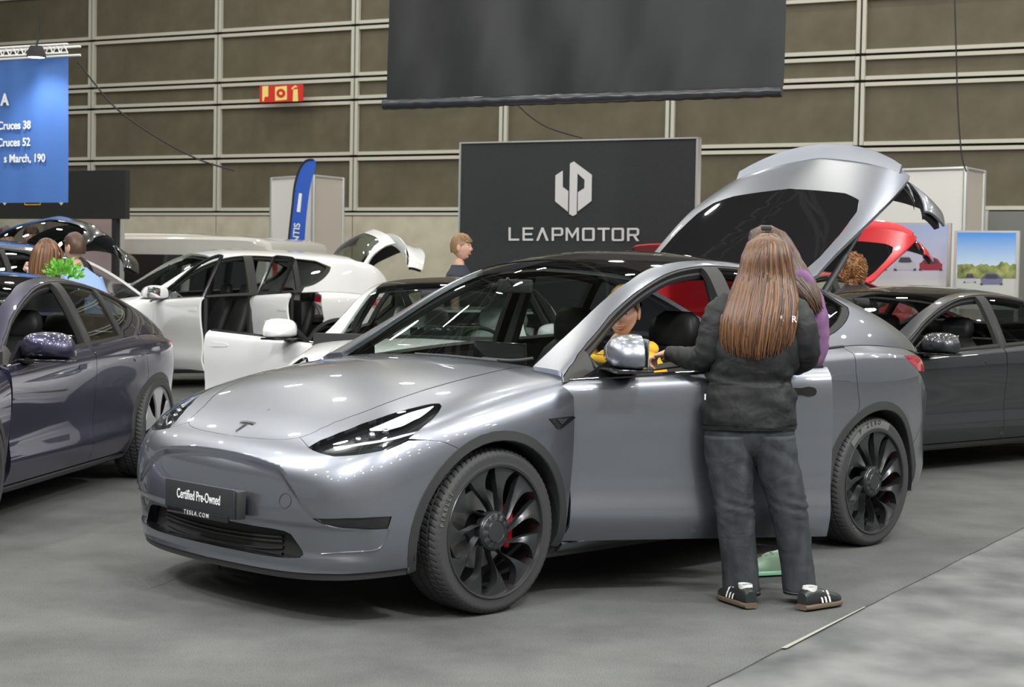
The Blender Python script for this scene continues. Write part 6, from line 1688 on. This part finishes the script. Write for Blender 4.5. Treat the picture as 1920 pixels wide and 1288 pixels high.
bm = bmesh.new(); rows = resample([(1462, 520, 24, .06), (1474, 530, 48, .09), (1482, 548, 58, .11), (1484, 580, 62, .12), (1482, 640, 60, .12), (1480, 700, 58, .12), (1478, 780, 60, .125)], 3)
loft(bm, [(q2(a, b_), tuple(CR*c*K1), (0, d_, 0), .85) for a, b_, c, d_ in rows], 36, True, .012, 2); hd2 = bobj('hoodie', bm, M['purple'], WM2, angle=180)
for pts, s_ in (([q2(1512, 552, 7.90), q2(1526, 590, 7.88), q2(1530, 640, 7.88), q2(1518, 676, 7.86), q2(1468, 684, 7.82)], 1), ([q2(1440, 556), q2(1415, 600), q2(1402, 650), q2(1372, 660, 7.85)], 3)):
    bm = bmesh.new(); limb(bm, pts, [.062, .066, .062, .055, .04], 1, 20, .03, s_, sub=6); bobj('sleeve', bm, M['purple'], hd2, angle=180)
bm = bmesh.new(); limb(bm, [q2(1452, 520, 7.90), q2(1482, 515, 7.86), q2(1510, 527, 7.86), q2(1516, 552, 7.88)], [.02, .038, .042, .02], 1, 16, .03, 2); bobj('hood', bm, M['purple'], hd2, angle=180)
bm = bmesh.new()
loft(bm, [(q2(1470, y, 8.0), tuple(CR*w_*K1), (0, .12, 0), .9) for y, w_ in ((770, 56), (820, 60), (860, 54))], 30)
for pts in ([q2(1462, 830, 8.02), q2(1476, 930, 8.05), q2(1486, 1030, 8.12)], [q2(1498, 830, 8.02), q2(1500, 930, 8.05), q2(1502, 1036, 8.2)]): limb(bm, pts, [.085, .065, .055, .05], 1, 18, .02)
bobj('trousers', bm, M['jeans'], WM2, angle=180)
for hp, tp in (((1478, 1078), (1423, 1080)), ((1520, 1064), (1478, 1062))):
    a = on_floor(*hp); b_ = on_floor(*tp); yw = math.atan2(b_.y-a.y, b_.x-a.x); sh = shoe(WM2, (a.x-WM2.location.x, a.y-WM2.location.y, .006), yw, .25, M['mint'], M['mintsole'], False, .10)
    bm = bmesh.new()
    for t in range(5): tube(bm, [(.09+.022*t, -.018, .105-.012*t), (.10+.022*t, 0, .113-.012*t), (.09+.022*t, .018, .105-.012*t)], .003, 5)
    bobj('lace', bm, M['white'], sh)
WD = [(424, 1430, 1444, 7.95), (428, 1418, 1456, 7.90), (436, 1411, 1468, 7.87), (450, 1408, 1478, 7.85), (480, 1412, 1496, 7.84), (510, 1424, 1514, 7.82), (530, 1450, 1526, 7.80), (560, 1490, 1540, 7.78), (585, 1510, 1548, 7.78)]
long_hair(WM2, (1437, 424), D1, WD, 7.97, 380, M['hair_dark'], 9, 583, .08)
bm = bmesh.new(); rows = resample([(1437, 426, 8, .02), (1440, 436, 26, .07), (1444, 455, 32, .085), (1452, 490, 32, .08), (1462, 515, 24, .05)], 3)
loft(bm, [(q2(a, b_, 7.96), tuple(CR*c*K1*.93), (0, d_, 0), .95) for a, b_, c, d_ in rows], 30); bobj('under_hair', bm, M['hair_dark'], WM2, angle=180)
bm = bmesh.new(); box(bm, q2(1437, 428, 7.86), (.05, .02, .022), None, .006); bobj('hair_clip', bm, M['black'], WM2)

# the man in the driver seat
hp = at(1168, 588, 8.33); MAN = thing('person', 'smiling person in a mustard hoodie and black vest sitting in the driver seat', 'person', (hp.x, hp.y, 0))
fa = math.atan2((Vector((1.0, 7.5))-Vector((hp.x, hp.y))).y, (Vector((1.0, 7.5))-Vector((hp.x, hp.y))).x)-.25
def c2(X, Y, Z): w_ = ORG+EX*X+EY*Y; return (w_.x-hp.x, w_.y-hp.y, Z)
hc = (0, 0, hp.z)
J = {'pelvis': (c2(2.24, .38, .60), (.14, .10)), 'waist': (c2(2.24, .40, .74), (.13, .10)), 'chest': (c2(2.16, .44, .98), (.15, .11)), 'neckb': (c2(2.12, .47, 1.10), .06), 'neck': ((-.005, .01, hp.z-.09), .052),
     'shl': (c2(2.16, .64, 1.02), .06), 'ell': (c2(2.05, .74, .80), .045), 'wrl': (c2(1.88, .66, .85), .03), 'shr': (c2(2.16, .26, 1.02), .06), 'elr': (c2(2.0, .16, .80), .045), 'wrr': (c2(1.84, .25, .88), .03),
     'hipl': (c2(2.18, .47, .58), .09), 'knl': (c2(1.78, .50, .68), .065), 'anl': (c2(1.50, .48, .40), .045), 'hipr': (c2(2.18, .29, .58), .09), 'knr': (c2(1.78, .27, .68), .065), 'anr': (c2(1.50, .29, .40), .045)}
skinned('body', J, E_, M['skin'], MAN, 1)
head(MAN, hc, math.radians(-104), 1.0, M['hair_blond'], 'short', (0, .10), True)
def cring(X, Y, Z, hw, hd): return (c2(X, Y, Z), tuple(EY*hw), tuple(EX*hd), .85)
bm = bmesh.new(); loft(bm, [cring(2.12, .47, 1.09, .075, .07), cring(2.13, .46, 1.06, .12, .09), cring(2.15, .45, 1.02, .19, .12), cring(2.17, .44, .97, .215, .13), cring(2.2, .42, .85, .205, .135), cring(2.24, .40, .70, .20, .14), cring(2.24, .38, .58, .20, .15)], 30, True, .012, 4)
hd3 = bobj('hoodie', bm, M['mustard'], MAN, angle=180)
bm = bmesh.new(); limb(bm, [c2(2.05, .36, 1.05), c2(2.03, .48, 1.045), c2(2.10, .60, 1.075), c2(2.22, .60, 1.10), c2(2.26, .46, 1.11)], [.020, .026, .038, .04, .03], 1, 16, .04, 3); bobj('hood', bm, M['mustard'], hd3, angle=180)
for pts, s_ in (([c2(2.15, .58, 1.05), c2(2.13, .70, .97), c2(2.06, .75, .82), c2(1.90, .68, .85)], 2), ([c2(2.15, .30, 1.05), c2(2.10, .18, .95), c2(2.0, .15, .80), c2(1.86, .24, .87)], 4)):
    bm = bmesh.new(); limb(bm, pts, [.08, .078, .065, .045], 1, 20, .04, s_, sub=6); bobj('sleeve', bm, M['mustard'], hd3, angle=180)
bm = bmesh.new(); loft(bm, [cring(2.125, .455, 1.07, .095, .10), cring(2.14, .45, 1.03, .15, .13), cring(2.16, .44, .97, .17, .145), cring(2.2, .42, .85, .19, .150), cring(2.24, .39, .66, .205, .155)], 30, True, .01, 5); bobj('vest', bm, M['black'], MAN, angle=180)
bm = bmesh.new(); limb(bm, [c2(2.2, .47, .58), c2(1.78, .50, .68), c2(1.52, .48, .42)], [.11, .085, .065], 1, 16); limb(bm, [c2(2.2, .29, .58), c2(1.78, .27, .68), c2(1.52, .29, .42)], [.11, .085, .065], 1, 16); bobj('trousers', bm, M['jeans'], MAN)
hand(MAN, J['wrl'][0], Vector(J['wrl'][0])-Vector(J['ell'][0]), (0, .2, -1), 1, 1, .9); hand(MAN, J['wrr'][0], Vector(J['wrr'][0])-Vector(J['elr'][0]), (0, .2, -1), -1, 1, .9)
for Y in (.48, .29):
    p = c2(1.62, Y, .31); shoe(MAN, p, math.atan2(-EX.y, -EX.x), .28, M['shoeblack'], M['black'])

# people further back
figure('person', 'person with short fair hair in a navy tee, walking behind the white low car', 861, 465, 16.6, -.15, M['navy'], M['jeans'], M['hair_blond'], 'short', tee=True)
figure('person', 'person with long brown hair in profile at the left, beside the green plant', 84, 474, 13.5, -.10, M['black'], M['jeans'], hairmat('brown_hair', (.06, .028, .014), (.22, .11, .055)), 'long')
figure('person', 'person in a light blue shirt bending under the raised black tailgate', 143, 466, 14.4, 2.6, M['lightblue'], M['jeans'], M['hair_dark'], 'short', lean=.55, arm={'l': [(.35, .25, 1.30), (.62, .22, 1.42)]})
figure('person', 'person with brown hair at the far left edge behind the black car', 11, 449, 18.5, -1.2, M['black'], M['jeans'], M['hair_dark'], 'short')
figure('person', 'person with short brown hair looking down behind the black car', 60, 448, 18.0, -1.5, M['black'], M['jeans'], M['hair_dark'], 'short')
figure('person', 'person with curly ginger hair behind the strut of the silver tailgate', 1600, 503, 15.5, 1.9, M['black'], M['jeans'], M['hair_curly'], 'curly')
# plant
p = at(118, 503, 12.9); pl = thing('leafy_plant', 'bright green leafy plant in a tall dark pot beside the brown haired woman', 'plant', (p.x, p.y, 0))
bm = bmesh.new(); loft(bm, [((0, 0, 0), (.12, 0, 0), (0, .12, 0), 1), ((0, 0, p.z-.12), (.17, 0, 0), (0, .17, 0), 1)], 20); bobj('pot', bm, M['black'], pl)
bm = bmesh.new(); rnd = random.Random(2)
for k in range(240):
    a = rnd.uniform(0, 2*PI); e = rnd.uniform(-.2, 1.2); r = rnd.uniform(.04, .13); c = Vector((math.cos(a)*math.cos(e)*r*1.1, math.sin(a)*math.cos(e)*r, p.z-.06+math.sin(e)*r)); d_ = (c-Vector((0, 0, p.z-.1))).normalized(); s_ = d_.cross(Vector((rnd.uniform(-1, 1), rnd.uniform(-1, 1), .3))).normalized()*.014
    vs = [bm.verts.new(c), bm.verts.new(c+d_*.02+s_), bm.verts.new(c+d_*.045), bm.verts.new(c+d_*.02-s_)]; bm.faces.new(vs)
fo = bobj('foliage', bm, noisy(mat('leaf_green', (.12, .45, .05), .6), (.08, .32, .03), (.25, .62, .09), 20), pl); fo['kind'] = 'stuff'
